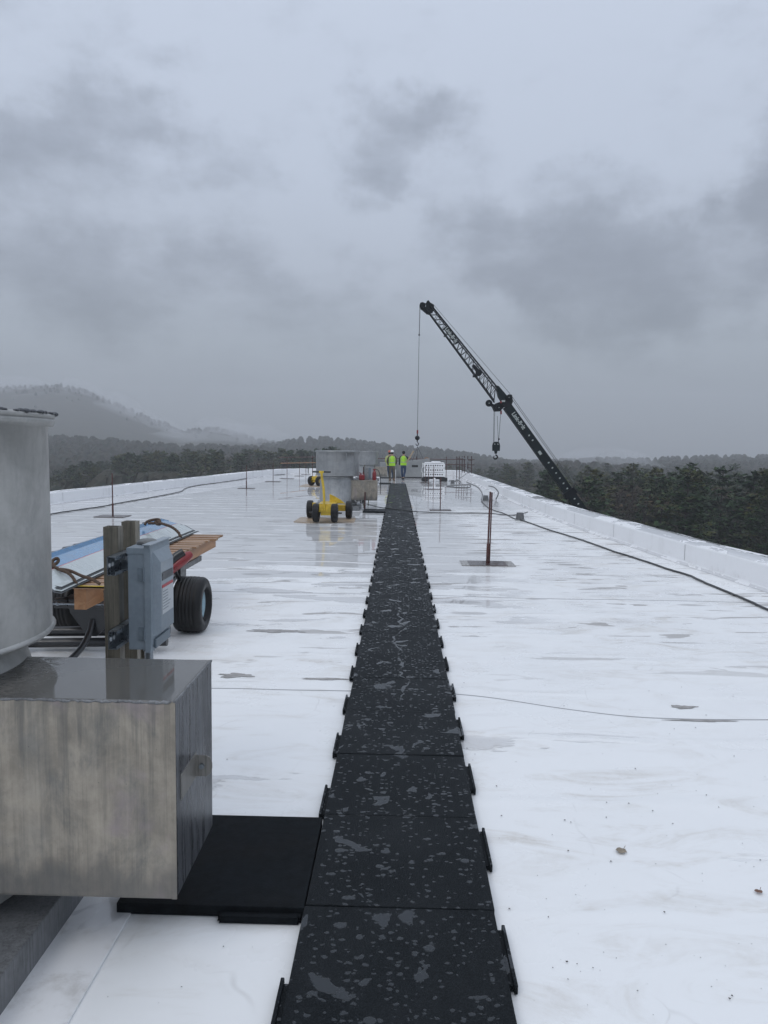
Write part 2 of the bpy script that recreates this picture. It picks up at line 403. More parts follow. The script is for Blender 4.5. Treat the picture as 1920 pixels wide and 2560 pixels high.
def streak_metal(name, tint, cols, rough=.45, metal=.65, vs=38.0, blot=1.0, drip=None, sa=.5, fs=.6, vl=.045):
    """weathered sheet metal with long vertical runs"""
    mt, q, b, geo = new_mat(name)
    t = q.new('ShaderNodeTexCoord').outputs['Object']
    s1 = q.noise(q.scale(t, (1, 1, vl)), vs, 9, .72); s2 = q.noise(q.scale(t, (1, 1, .022)), vs*3.6, 8, .75)
    bl = q.noise(q.scale(t, (1, 1, .55)), 4.2*blot, 12, .74, .3)
    bl2 = q.noise(t, 2.2*blot, 4, .6)
    a, c, d = cols
    col = q.mix(q.step(q.math('ADD', q.math('MULTIPLY', s1, sa), q.math('MULTIPLY', q.noise(t, 6.5*blot, 8, .7, .3), 1-sa)), .34, .66), a, c)
    col = q.mix(q.math('MULTIPLY', q.step(bl, .46, .70), .75), col, d)
    col = q.mix(q.math('MULTIPLY', q.step(s2, .50, .64), fs), col, tuple(x*.5 for x in d))
    col = q.mix(q.math('MULTIPLY', q.step(s2, .47, .36), fs*.6), col, tuple(min(1, x*1.25) for x in c))
    col = q.mix(q.math('MULTIPLY', q.step(bl2, .52, .75), .45), col, tint)
    if drip:
        z = q.sep(t)[2]; lim = q.math('ADD', q.math('MULTIPLY', q.noise(q.scale(t, (1, 1, .05)), 9.0, 3, .6), .26), drip[0]-.03)
        low = q.step(q.math('SUBTRACT', lim, z), -.03, .06)
        col = q.mix(q.math('MULTIPLY', low, .62), col, (.10, .10, .098))
        lim2 = q.math('SUBTRACT', drip[1], q.math('MULTIPLY', q.step(q.noise(q.scale(t, (1, 1, .03)), 13.0, 4, .7), .45, .8), .45))
        col = q.mix(q.math('MULTIPLY', q.step(q.math('SUBTRACT', z, lim2), 0.0, .12), .40), col, (.12, .12, .115))
        oil = q.math('MULTIPLY', q.step(q.noise(t, 3.1, 4, .6), .53, .68), .5)
        col = q.mix(oil, col, (.33, .27, .29))
    pits = q.step(q.voro(t, 46.0), .05, .12, 1.0, 0.0)
    pits = q.math('MULTIPLY', pits, q.step(q.noise(t, 9.0, 3), .56, .66))
    col = q.mix(q.math('MULTIPLY', pits, .6), col, (.05, .05, .05))
    q.put(b.inputs['Base Color'], col)
    col = q.mix(.75 if drip else .45, col, q.mix(q.step(q.noise(q.scale(t, (1, 1, .35)), 60.0, 6, .8), .38, .64), (.27, .27, .27), (.74, .74, .74)), 'OVERLAY')
    if drip:
        db = q.math('MULTIPLY', q.step(q.noise(q.vmath('ADD', q.scale(t, (1, 1, .8)), (1.9, .3, .62)), 3.4, 12, .66, .2), .585, .66), .62)
        col = q.mix(db, col, (.085, .10, .11))
    b.inputs['Metallic'].default_value = metal
    q.put(b.inputs['Roughness'], q.math('ADD', q.step(s1, .3, .7, rough-.08, rough+.10), q.step(bl, .4, .7, 0.0, .12)))
    q.put(b.inputs['Normal'], q.bump(q.math('ADD', s2, bl), .22, .004))
    return mt
def puddled_metal():
    mt, q, b, geo = new_mat('puddled_sheet_metal')
    P = geo.outputs['Position']
    n = q.noise(P, 3.3, 5, .6)
    bead = q.noise(q.scale(P, (.7, 1.3, 1)), 38.0, 4, .6, .4)
    edge = q.step(q.math('ADD', q.sep(P)[0], q.math('MULTIPLY', n, .5)), -1.16, -1.02)      # dry, beaded corner at the fan neck
    bm_ = q.step(bead, .50, .54)
    mask = q.math('MAXIMUM', edge, q.math('MULTIPLY', bm_, 1.0))
    col = q.mix(mask, q.mix(q.step(n, .4, .6), (.10, .10, .095), (.20, .19, .175)), (.15, .148, .14))
    q.put(b.inputs['Base Color'], col); b.inputs['Metallic'].default_value = .25
    q.put(b.inputs['Roughness'], q.mix(mask, (.38, .38, .38), (.035, .035, .035)))
    q.put(b.inputs['Normal'], q.bump(q.math('ADD', q.math('MULTIPLY', mask, .6), q.math('MULTIPLY', q.noise(P, 14.0, 2), .12)), .22, .003))
    return mt
def wood_mat(name, a, c, axis='x', scale=1.0, wet=.35):
    mt, q, b, geo = new_mat(name)
    t = q.new('ShaderNodeTexCoord').outputs['Object']
    k = {'x': (.12, 1, 1), 'y': (1, .12, 1)}[axis]
    n = q.noise(q.scale(t, k), 16*scale, 7, .62, .6)
    n2 = q.noise(q.scale(t, (k[0]*.6, k[1]*.6, 1)), 3.5*scale, 3, .5)
    col = q.mix(q.step(n, .33, .68), a, c)
    col = q.mix(q.math('MULTIPLY', q.step(n2, .48, .7), .5), col, tuple(x*.45 for x in a))
    kn = q.step(q.voro(q.scale(t, (1, 1, 1)), 3.2*scale), .05, .09, 1.0, 0.0)
    col = q.mix(q.math('MULTIPLY', kn, .7), col, tuple(x*.35 for x in a))
    q.put(b.inputs['Base Color'], col); b.inputs['Roughness'].default_value = .62
    b.inputs['Coat Weight'].default_value = wet; b.inputs['Coat Roughness'].default_value = .3
    q.put(b.inputs['Normal'], q.bump(n, .35, .003))
    return mt
def foliage_mat(name, a, c, c2):
    mt, q, b, geo = new_mat(name)
    rnd = q.new('ShaderNodeObjectInfo').outputs['Random']
    P = geo.outputs['Position']
    n = q.noise(P, .35, 3, .6); n2 = q.noise(P, 2.3, 3, .6)
    col = q.mix(q.step(n2, .35, .65), a, c)
    col = q.mix(q.math('MULTIPLY', q.step(q.math('ADD', n, q.math('MULTIPLY', rnd, .22)), .56, .78), .75), col, c2)
    q.put(b.inputs['Base Color'], col); b.inputs['Roughness'].default_value = .7
    b.inputs['Specular IOR Level'].default_value = .25
    return mt
M_ROOF, M_PARA, M_RUB = roof_mat(), parapet_mat(), rubber_mat()
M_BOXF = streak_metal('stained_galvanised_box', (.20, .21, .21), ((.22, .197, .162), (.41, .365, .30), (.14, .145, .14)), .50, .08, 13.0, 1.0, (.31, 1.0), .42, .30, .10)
M_BOXS = streak_metal('shaded_wet_side_metal', (.09, .095, .11), ((.045, .047, .052), (.24, .25, .27), (.05, .05, .055)), .28, .5, 46.0, 1.0, None, .9)  # right face: shade and wet sheen put into darker, streaked colours
M_BAND = streak_metal('dull_spun_aluminium', (.33, .34, .34), ((.36, .36, .345), (.50, .50, .485), (.27, .275, .275)), .42, .40, 5.0, .9, None, .25, .10, .12)
M_BAND2 = streak_metal('bright_galvanised_duct', (.30, .32, .34), ((.29, .30, .305), (.37, .38, .385), (.23, .24, .245)), .38, .5, 5.0, .7, None, .25, .15, .1)
M_HASP = streak_metal('hasp_stainless', (.2, .2, .19), ((.22, .21, .19), (.30, .29, .27), (.16, .155, .145)), .38, .4, 60.0)
M_TOP = puddled_metal()
M_DKM = simple('dark_wet_metal', (.075, .08, .088), .35, .5, .35, 6, .1)
M_CURB = streak_metal('dull_curb_metal', (.20, .21, .22), ((.15, .155, .165), (.26, .27, .28), (.10, .105, .11)), .45, .35, 26.0)
M_BLACK = simple('black_paint', (.012, .013, .015), .38, 0, .3, 12, .1, wet=.3)
M_TIRE = simple('tyre_rubber', (.006, .0062, .0068), .5, 0, .3, 14, .15, 90, wet=.08)
M_TIRE.node_tree.nodes['Principled BSDF'].inputs['Specular IOR Level'].default_value = .3
M_RIM = simple('pale_blue_rim_paint', (.34, .49, .56), .4, 0, .18, 16, wet=.3)
M_PINE = wood_mat('pine_plank', (.27, .145, .07), (.42, .26, .15), 'x')
M_PINEY = wood_mat('pine_timber', (.32, .14, .05), (.45, .23, .10), 'y')
M_PLY = wood_mat('plywood', (.36, .27, .18), (.46, .36, .26), 'x', .5, .6)
M_BLUE = simple('blue_protective_film', (.10, .26, .46), .22, 0, .14, 5, .05, wet=.6)
M_TRIMW = simple('pale_trim_sheet', (.50, .55, .55), .30, .05, .08, 4, .05, wet=.5)
M_REDL = simple('red_line_print', (.45, .06, .07), .4, 0, .15)
M_TRIMD = simple('dark_trim_edge', (.05, .055, .06), .4, .3, .3)
M_ROPE = simple('brown_hemp_rope', (.085, .055, .038), .85, 0, .35, 40, .6, 200)
M_RED = simple('red_enamel', (.22, .014, .018), .35, 0, .2, 12, wet=.4)
M_GREY = simple('grey_enamel', (.25, .30, .345), .38, 0, .10, 6, .04, wet=.35)
M_GREYD = simple('grey_enamel_hinge', (.17, .21, .245), .42, 0, .15, 20)
M_HUB = simple('cast_hub_grey', (.17, .175, .175), .45, .2, .1)
M_POST = streak_metal('brown_grey_steel_post', (.24, .21, .17), ((.20, .18, .145), (.34, .31, .25), (.15, .14, .115)), .42, .30, 18.0)
M_STRUT = simple('zinc_strut', (.26, .29, .32), .32, .8, .2, 20)
M_WHITE = simple('white_plastic', (.88, .89, .90), .4, 0, .06, 5)
M_LAB = simple('warning_label', (.55, .58, .60), .4, 0, .06, 30)
M_YEL = simple('yellow_enamel', (.62, .43, .03), .4, 0, .2, 9, .08, wet=.3)
M_RUST = simple('red_oxide_steel', (.080, .026, .022), .5, .1, .35, 14, .2, wet=.2)
M_RUSTD = simple('dark_rusted_plate', (.06, .035, .033), .35, .3, .35, 10, .2, wet=.5)
M_CRANE = simple('dark_crane_paint', (.004, .006, .009), .45, 0, .35, 2, obj=True)
M_CRANEG = simple('dark_green_crane_paint', (.004, .010, .013), .42, 0, .3, 2)
for _m in (M_CRANE, M_CRANEG): _m.node_tree.nodes['Principled BSDF'].inputs['Specular IOR Level'].default_value = .2
M_LETTER = simple('white_lettering', (.46, .50, .49), .5, 0, .1)
M_WIRE = simple('steel_wire_rope', (.045, .048, .052), .5, .5, .2)
M_CABLE = simple('black_cable', (.010, .011, .012), .45, 0, .3, 20, wet=.3)
M_DRAIN = simple('grey_strainer', (.13, .135, .14), .5, .1, .2, 12)
M_CONC = simple('grey_plastic_dome', (.27, .28, .285), .5, .1, .15, 12)
M_HIVIS = simple('lime_safety_vest', (.42, .78, .045), .7, 0, .10, 12)
M_HIVISY = simple('pale_yellow_jacket', (.58, .60, .22), .75, 0, .12, 12)
M_TAPE = simple('grey_reflective_tape', (.42, .47, .36), .4)
M_JACKB = simple('brown_work_jacket', (.085, .066, .05), .85, 0, .25, 14)
M_JACKD = simple('dark_jacket', (.016, .02, .026), .85, 0, .25, 14)
M_KHAKI = simple('olive_trousers', (.115, .10, .078), .85, 0, .25, 10)
M_JEANS = simple('blue_jeans', (.03, .055, .11), .85, 0, .25, 10)
M_BOOT = simple('tan_boots', (.17, .125, .085), .8, 0, .25, 20)
M_SKIN = simple('skin', (.40, .24, .17), .55, 0, .1, 12)
M_HATW = simple('white_helmet_shell', (.80, .81, .82), .3)
M_HATO = simple('orange_red_helmet_shell', (.50, .10, .05), .35)
M_HAIR = simple('dark_knit', (.01, .012, .014), .9)
M_RAIL = simple('rusty_guard_tube', (.075, .045, .042), .6, .2, .3, 10)
M_RAILG = simple('galvanised_tube', (.28, .29, .30), .5, .5, .2, 10)
M_DUCTG = simple('duct_grey_board', (.30, .31, .315), .55, .1, .12, 1.6)
M_PINEF = foliage_mat('pine_foliage', (.006, .018, .008), (.036, .078, .024), (.10, .095, .022))
M_DECF = foliage_mat('autumn_foliage', (.024, .020, .015), (.050, .038, .024), (.10, .062, .026))
M_BARK = simple('bark', (.055, .045, .038), .9, 0, .3, 6)
M_FOR = foliage_mat('forest_cover', (.009, .018, .011), (.022, .033, .019), (.042, .036, .023))
def ground_mat():
    mt, q, b, geo = new_mat('forest_floor')
    P = geo.outputs['Position']; n = q.noise(P, .05, 8, .65)
    q.put(b.inputs['Base Color'], q.mix(q.step(n, .35, .65), (.022, .028, .016), (.05, .045, .028)))
    b.inputs['Roughness'].default_value = .95
    q.put(b.inputs['Normal'], q.bump(q.noise(P, .3, 6), .8, 1.2)); return mt
M_GND = ground_mat()

# ------------------------------------------------------------------ roof, parapets
IN_R = [(5.9,-3),(5.75,2),(5.45,7),(5.145,10.2),(4.86,13.06),(4.70,15.3),(4.47,18.1),(4.32,21.3),(4.26,27),(4.28,35.7),(4.20,47.4),(3.95,53.0)]
IN_L = [(-11.6,-3),(-11.4,8),(-11.1,16),(-10.75,23.1),(-10.24,29),(-9.4,36.9),(-8.75,44.0),(-8.15,49.0),(-7.5,51.2),(-6.4,52.2)]
GZ = -14.0
def roof_outline():
    r = [(x+.3, y) for x, y in IN_R]; l = [(x-.3, y) for x, y in IN_L]
    l[-1] = (-6.4, 52.6); r[-1] = (4.2, 53.4)
    return r, l
rr, ll = roof_outline()
bm = bmesh.new()
# strips between left and right outline: enough rows to bend with both edges
def lerp_poly(P, y):
    for (a, b_) in zip(P, P[1:]):
        if a[1] <= y <= b_[1]: t = (y-a[1])/(b_[1]-a[1]); return a[0]+(b_[0]-a[0])*t
    return P[-1][0] if y > P[-1][1] else P[0][0]
rows = [-3+k*.8 for k in range(70)]+[52.6]
grid = []
for y in rows:
    xl, xr = lerp_poly(ll, y), lerp_poly(rr, y)
    grid.append([bm.verts.new((xl+(xr-xl)*i/16, y, 0)) for i in range(17)])
for a, b_ in zip(grid, grid[1:]):
    for i in range(16): bm.faces.new((a[i], a[i+1], b_[i+1], b_[i]))
mb = MB().bm(bm); roof = mb.build('roof', M_ROOF); tag(roof, kind='structure')
roof['label'] = 'wet white roof membrane reflecting the sky'
def offset_line(P, d):
    out = []
    for i, p in enumerate(P):
        a = Vector(P[max(i-1, 0)]); b_ = Vector(P[min(i+1, len(P)-1)]); t = (b_-a).normalized()
        n = Vector((t.y, -t.x)); out.append((p[0]+n.x*d, p[1]+n.y*d))
    return out
def parapet(name, P, d, label, seams, hgt=.36):
    """P inner base line, d width (sign = side)"""
    root = empty(name, (P[0][0], P[0][1], 0)); inv = Matrix.Translation((-P[0][0], -P[0][1], 0))
    dense = []
    for a, b_ in zip(P, P[1:]):
        k = max(2, int((Vector(b_)-Vector(a)).length/.35))
        dense += [(a[0]+(b_[0]-a[0])*i/k, a[1]+(b_[1]-a[1])*i/k) for i in range(k)]
    dense.append(P[-1])
    sgn = 1 if d > 0 else -1
    prof = [(-.10, .003), (-.03, .02), (.0, .06), (.0, hgt-.035), (.012, hgt-.01), (.035, hgt), (abs(d)*.5, hgt+.012), (abs(d)-.035, hgt), (abs(d)-.01, hgt-.012), (abs(d), hgt-.04), (abs(d), -.35)]
    mb = MB(); lines = [offset_line(dense, sgn*o) for o, z in prof]; vs = []; fs = []
    for i in range(len(dense)):
        for k, (o, z) in enumerate(prof):
            x, y = lines[k][i]; j = 0
            if z > .1:
                j = .008*noise.noise(Vector((x*.9, y*.9, k*.1)))+.005*noise.noise(Vector((x*4, y*4, k)))
            vs.append((x, y, z+j))
    n = len(prof)
    for i in range(len(dense)-1):
        for k in range(n-1): fs.append((i*n+k, (i+1)*n+k, (i+1)*n+k+1, i*n+k+1))
    mb.add(vs, fs, inv, True); mb.build('membrane_cover', M_PARA, root)
    wl = MB(); o1 = offset_line(P, sgn*(abs(d)-.04)); o2 = offset_line(P, sgn*(abs(d)-.2)); vs = []; fs = []
    for i in range(len(P)):
        vs += [(*o1[i], -.33), (*o1[i], GZ-.5), (*o2[i], GZ-.5), (*o2[i], -.33)]
    for i in range(len(P)-1):
        for k in range(4): fs.append((i*4+k, (i+1)*4+k, (i+1)*4+(k+1) % 4, i*4+(k+1) % 4))
    wl.add(vs, fs, inv); wl.build('outer_wall', M_CONC, root)
    for s in seams:
        # s = distance along y on the inner line
        x = lerp_poly(P, s); x2 = lerp_poly(P, s+.012)
        sm = MB(); e = -sgn*.004
        sm.add([(x+e, s, .06), (x2+e, s+.012, .06), (x2+e, s+.012, hgt-.03), (x+e, s, hgt-.03)], [(0, 1, 2, 3)], inv)
        sm.build('seam', M_TRIMD if s < 12.5 and sgn > 0 else M_CONC, root)
    tag(root, label, 'parapet'); return root
parapet('parapet_wall', IN_R, .56, 'low white parapet along the right roof edge, in front of the pines', [4.1, 8.2, 12.6, 15.9, 18.6, 21.6, 25.4, 29.5, 34.0, 39, 44])
parapet('parapet_wall', IN_L, -.5, 'low white parapet along the left roof edge, running from behind the near fan', [6, 12, 18, 23.4, 26.5, 29.8, 33.6, 37.4, 42, 46])
END = [(-6.35, 52.25), (-3, 52.5), (0, 52.7), (3.2, 53.0), (4.5, 53.1)]
parapet('parapet_wall', END, -.5, 'low white parapet closing the far end of the roof behind the workers', [])

# ------------------------------------------------------------------ terrain, hills
def interp(P, x):
    if x <= P[0][0]: return P[0][1]
    for a, b_ in zip(P, P[1:]):
        if x <= b_[0]:
            t = (x-a[0])/(b_[0]-a[0]); t = t*t*(3-2*t)*.5+t*.5; return a[1]+(b_[1]-a[1])*t
    return P[-1][1]
def ridge(Y, pts, tree, wn, wf):
    q = [at_depth(px, py, Y) for px, py in pts]
    return dict(Y=Y, pts=[(p.x/Y, p.z-tree) for p in q], wn=wn, wf=wf)
RIDGES = [
    ridge(1150, [(-900,1030),(-500,1000),(-200,978),(0,966),(60,965),(100,963),(146,960),(200,970),(240,985),(275,1000),(330,1022),(389,1046),(458,1073),(500,1069),(540,1066),(595,1078),(640,1092),(720,1106),(900,1140),(1200,1200)], 6, 420, 300),
    ridge(470, [(-700,1080),(-200,1076),(100,1086),(170,1091),(300,1100),(420,1109),(560,1113),(640,1116),(760,1130),(900,1160)], 8, 130, 200),
    ridge(680, [(480,1125),(600,1114),(694,1106),(740,1093),(800,1091),(860,1095),(930,1104),(1000,1112),(1100,1120),(1160,1130),(1220,1139),(1280,1152),(1340,1160),(1500,1170)], 7, 200, 200),
    ridge(720, [(1200,1170),(1290,1152),(1400,1148),(1520,1143),(1600,1145),(1700,1141),(1800,1137),(1920,1137),(2200,1134),(2700,1120)], 7, 220, 250),
    ridge(360, [(1080,1165),(1170,1163),(1290,1160),(1380,1153),(1440,1150),(1500,1156),(1560,1170),(1700,1185),(2000,1190)], 9, 90, 90),
]
def terrain(x, y):
    base = GZ - 1.5 + 2.2*noise.noise(Vector((x*.006, y*.006, 3)))
    z = base
    if y > 80:
        for rd in RIDGES:
            h = interp(rd['pts'], x/y) - base
            if h <= 0: continue
            d = y-rd['Y']; wd = rd['wn'] if d < 0 else rd['wf']
            z = max(z, base+h*math.exp(-(d/wd)**2*1.3))
    return z
bm = bmesh.new(); vs = []; fs = []
xs = [-1380+i*23 for i in range(121)]; ys = [-260+j*22 for j in range(75)]
mb = MB()
for y in ys:
    for x in xs: vs.append((x, y, terrain(x, y)))
W_ = len(xs)
for j in range(len(ys)-1):
    for i in range(W_-1): fs.append((j*W_+i, j*W_+i+1, (j+1)*W_+i+1, (j+1)*W_+i))
mb.add(vs, fs, sm=True); ter = mb.build('ground', M_GND, normals=False); tag(ter, kind='structure')

# ------------------------------------------------------------------ trees
def card(mb_, c, s, rng, flat=.5):
    a = Vector((rng.gauss(0, 1), rng.gauss(0, 1), rng.gauss(0, flat))).normalized()
    b_ = a.cross(Vector((rng.gauss(0, .5), rng.gauss(0, .5), 1))).normalized()
    s1, s2 = s*rng.uniform(.7, 1.3), s*rng.uniform(.35, .8)
    mb_.add([c-a*s1, c+b_*s2*.6, c+a*s1, c-b_*s2], [(0, 1, 2, 3)])
def pine(seed, h, spread, bare=.25, dens=1.0):
    rng = random.Random(seed); cr_, tr = MB(), MB()
    lean = Vector((rng.uniform(-.02, .02), rng.uniform(-.02, .02), 1))
    pts = [lean*h*t+Vector((rng.uniform(-.08, .08), rng.uniform(-.08, .08), 0))*(t > 0) for t in [i/8 for i in range(9)]]
    tr.tube(pts, [max(.04, h*.016*(1-t*.93)) for t in [i/8 for i in range(9)]], 7)
    nl = int(h*1.55)
    for k in range(nl):
        t = bare+(1-bare)*(k+rng.uniform(-.3, .3))/nl
        if t > .985: continue
        c = lean*(h*t); prof = min(1.0, (1-t)**.55*1.25)*(1 if t > bare+.1 else .75)
        nb_ = rng.randint(4, 6); a0 = rng.uniform(0, 6.3)
        for j in range(nb_):
            if rng.random() < .13: continue
            a = a0+j*2*PI/nb_+rng.uniform(-.3, .3)
            L = spread*prof*rng.uniform(.55, 1.2)+.25
            rise = rng.uniform(.05, .28)+.35*max(0, t-.8)*5*.4
            d = Vector((math.cos(a), math.sin(a), rise))
            e = c+d*L
            tr.cyl(c, c+d*L*.8, .035+.02*L*.3, .012, 4, cap=False)
            n = int((9+L*7.5)*dens)
            for i in range(n):
                s = rng.uniform(.30, 1.05)
                p = c+d*L*s+Vector((0, 0, .12*s*s*L))
                side = Vector((-d.y, d.x, 0))*rng.gauss(0, .20)*L*(1.15-s*.5)
                card(cr_, p+side+Vector((0, 0, rng.uniform(-.10, .16))), rng.uniform(.20, .40), rng, .28)
    for i in range(14): card(cr_, lean*h*rng.uniform(.93, 1.01)+Vector((rng.gauss(0, .12), rng.gauss(0, .12), 0)), .28, rng, .6)
    return cr_, tr
def leafy(seed, h, spread, leaf=1.0):
    rng = random.Random(seed); cr_, tr = MB(), MB()
    tips = []
    def grow(p, d, L, r, lvl):
        q_ = p+d*L
        tr.cyl(p, q_, r, r*.62, 5, cap=False)
        if lvl == 0: tips.append(q_); return
        for _ in range(3 if lvl > 1 else 4):
            dd = (d+Vector((rng.gauss(0, .5), rng.gauss(0, .5), rng.uniform(-.05, .4)))).normalized()
            grow(q_, dd, L*rng.uniform(.55, .8), r*.6, lvl-1)
    grow(Vector((0, 0, 0)), Vector((0, 0, 1)), h*.40, h*.016, 4)
    for p in tips:
        for _ in range(int(6*leaf)):
            card(cr_, p+Vector((rng.gauss(0, .35), rng.gauss(0, .35), rng.gauss(0, .28)))*spread, rng.uniform(.16, .34), rng, .8)
    return cr_, tr
protos = []
for i, (sd_, h, sp, ba, de) in enumerate([(1, 14.5, 3.5, .16, 1.0), (2, 13.0, 3.1, .12, 1.1), (3, 15.5, 4.0, .22, .9), (4, 11.5, 3.2, .10, 1.1), (5, 16.0, 3.4, .30, 1.0)]):
    a, b_ = pine(sd_, h, sp, ba, de)
    protos.append(('pine_tree', h, a.build('crown', M_PINEF, normals=False), b_.build('trunk', M_BARK)))
for sd_, h, sp, lf in [(11, 11.0, 1.2, 1.0), (12, 12.0, 1.0, .55), (13, 10.0, 1.3, 1.5)]:
    a, b_ = leafy(sd_, h, sp, lf)
    zz = max(v_[2] for v_ in a.v)
    protos.append(('leafless_tree' if lf < 1 else 'autumn_tree', zz, a.build('crown', M_DECF, normals=False), b_.build('trunk', M_BARK)))
tree_used = {}
def put_tree(k, x, y, top, label, group, rz=None, zb=None):
    name, h, cr_, tr = protos[k]
    gz = terrain(x, y) if zb is None else zb
    s = max(.45, (top-gz)/h) if top is not None else 1.0
    root = empty(name, (x, y, gz-.1), random.uniform(0, 6.28) if rz is None else rz)
    root.scale = (s*random.uniform(.85, 1.1),)*2+(s,)
    if k not in tree_used: a, b_ = cr_, tr; tree_used[k] = 1
    else:
        a = cr_.copy(); b_ = tr.copy(); C.objects.link(a); C.objects.link(b_)
    a.parent = root; b_.parent = root
    tag(root, label, {'pine_tree': 'pine', 'leafless_tree': 'tree', 'autumn_tree': 'tree'}[name], group)
    return root
rng = random.Random(99)
# prominent pines on the right skyline
def top_z(px, py, Y): return at_depth(px, py, Y).z
HERO = [(1583, 1158, 105, 2, 'broad pine with a flat open top, leftmost of the tall pines beyond the right parapet'),
        (1638, 1168, 95, 0, 'dense rounded pine just right of the flat-topped pine on the right skyline'),
        (1723, 1157, 88, 2, 'tallest spreading pine on the right skyline, midway between crane foot and frame edge'),
        (1808, 1167, 84, 1, 'pointed pine right of the tallest spreading pine beyond the right parapet'),
        (1885, 1177, 78, 3, 'yellowish bushy pine close to the right frame edge'),
        (1925, 1172, 72, 4, 'pine cut by the right frame edge with its top standing highest there')]
for px, py, Y, k, lb in HERO:
    p = at_depth(px, py, Y); put_tree(k, p.x, Y, p.z, lb, 'pines beyond the right parapet')
GR = 'pines of the near wood right of the roof'
def zone(n, ya, yb, ua, ub, topfn, label, group, dec=.18, declabel=None, decgroup=None, jit=1.2):
    c = 0; pts = []
    tries = 0
    while c < n and tries < n*60:
        tries += 1
        y = math.sqrt(rng.uniform(ya*ya, yb*yb)); uu = rng.uniform(ua, ub); x = uu*y
        if any((x-a)**2+(y-b_)**2 < (2.6+y*.008)**2 for a, b_ in pts): continue
        pts.append((x, y)); c += 1
        k = rng.choice([5, 6, 7]) if rng.random() < dec else rng.choice([0, 0, 1, 2, 3, 4])
        px = 960+1849*(uu+.0187); tp = topfn(px)
        tz = at_depth(px, tp, y).z + rng.gauss(-.7, jit)
        if k >= 5: put_tree(k, x, y, tz-1.2, declabel or label, decgroup or group)
        else: put_tree(k, x, y, tz, label, group)
def rtop(px): return interp([(1150,1176),(1300,1178),(1420,1180),(1490,1186),(1540,1180),(1600,1178),(1680,1184),(1760,1188),(1850,1190),(1950,1186),(2200,1180)], px)
zone(95, 72, 165, .20, .72, rtop, 'dark green pine among the crowded near pines beyond the right parapet', GR, .2,
     'thin brown broadleaf tree between the near pines beyond the right parapet', 'brown trees of the near wood right of the roof')
def rtop2(px): return interp([(1000,1160),(1180,1167),(1300,1164),(1420,1166),(1500,1172),(1700,1175),(2200,1175)], px)
zone(62, 175, 290, .055, .50, rtop2, 'hazy pine of the farther wood behind the crane boom', 'pines behind the crane boom', .2,
     'hazy brown tree of the farther wood behind the crane boom', 'brown trees behind the crane boom', 1.0)
def ltop(px): return interp([(-300,1210),(60,1192),(119,1180),(200,1157),(293,1137),(350,1131),(412,1129),(500,1126),(600,1123),(760,1119),(860,1117),(1000,1122)], px)
zone(150, 150, 260, -.56, -.085, ltop, 'dark pine in the even treeline beyond the left parapet', 'pines beyond the left parapet', .14,
     'brownish broadleaf tree in the treeline beyond the left parapet', 'brown trees beyond the left parapet', .7)
zone(22, 85, 140, -.80, -.48, lambda px: 1225, 'low pine down the slope behind the near fan', 'low pines behind the near fan', .15)
# forest cover on the hills, and the closed canopy under the single trees
fm = MB(); fr_ = random.Random(5)
def far_tree(x, y, s, n):
    z = terrain(x, y)
    for _ in range(n):
        t = fr_.random(); rad = (1-t)**.6*2.6*s
        a = fr_.uniform(0, 6.28); rr_ = rad*math.sqrt(fr_.random())
        c = Vector((x+math.cos(a)*rr_, y+math.sin(a)*rr_, z+(1.5+t*6.5)*s))
        card(fm, c, s*fr_.uniform(.5, .9), fr_, .5)
    k = 7; w_ = 3.0*s*fr_.uniform(.8, 1.25); hh = 8.2*s; vs = []; fs = []
    for j, (rr_, tt) in enumerate(((1.0, .12), (1.05, .42), (.8, .72), (.42, .93))):
        for i in range(k):
            a = 2*PI*(i+.5*(j % 2))/k; q_ = w_*rr_*fr_.uniform(.72, 1.2)
            vs.append((x+math.cos(a)*q_, y+math.sin(a)*q_, z+hh*(tt+fr_.uniform(-.07, .07))))
    vs.append((x, y, z+hh*1.02))
    for j in range(3):
        for i in range(k): fs.append((j*k+i, j*k+(i+1) % k, (j+1)*k+(i+1) % k, (j+1)*k+i))
    for i in range(k): fs.append((3*k+i, 3*k+(i+1) % k, 4*k))
    fm.add(vs, fs)
for i in range(900):
    y = fr_.uniform(150, 290); uu = fr_.uniform(-.60, -.07); x = uu*y
    tz = at_depth(960+1849*(uu+.0187), ltop(960+1849*(uu+.0187)), y).z
    far_tree(x, y, min(1.5, max(.4, (tz-3-terrain(x, y))/8.4)), 12)
for i in range(700):
    y = fr_.uniform(150, 300); uu = fr_.uniform(.055, .72); x = uu*y
    tz = at_depth(960+1849*(uu+.0187), rtop(960+1849*(uu+.0187)), y).z
    far_tree(x, y, min(1.3, max(.3, (tz-4.0-terrain(x, y))/8.4)), 16)
for i in range(520):                                  # low brush between the near trunks: loose leaf clumps only
    y = fr_.uniform(75, 150); uu = fr_.uniform(.10, .75); x = uu*y; z0 = terrain(x, y)
    for _ in range(45):
        t = fr_.random(); card(fm, Vector((x+fr_.gauss(0, 1.5)*(1.2-t), y+fr_.gauss(0, 1.5)*(1.2-t), z0+.5+t*8.0)), fr_.uniform(.3, .6), fr_, .4)
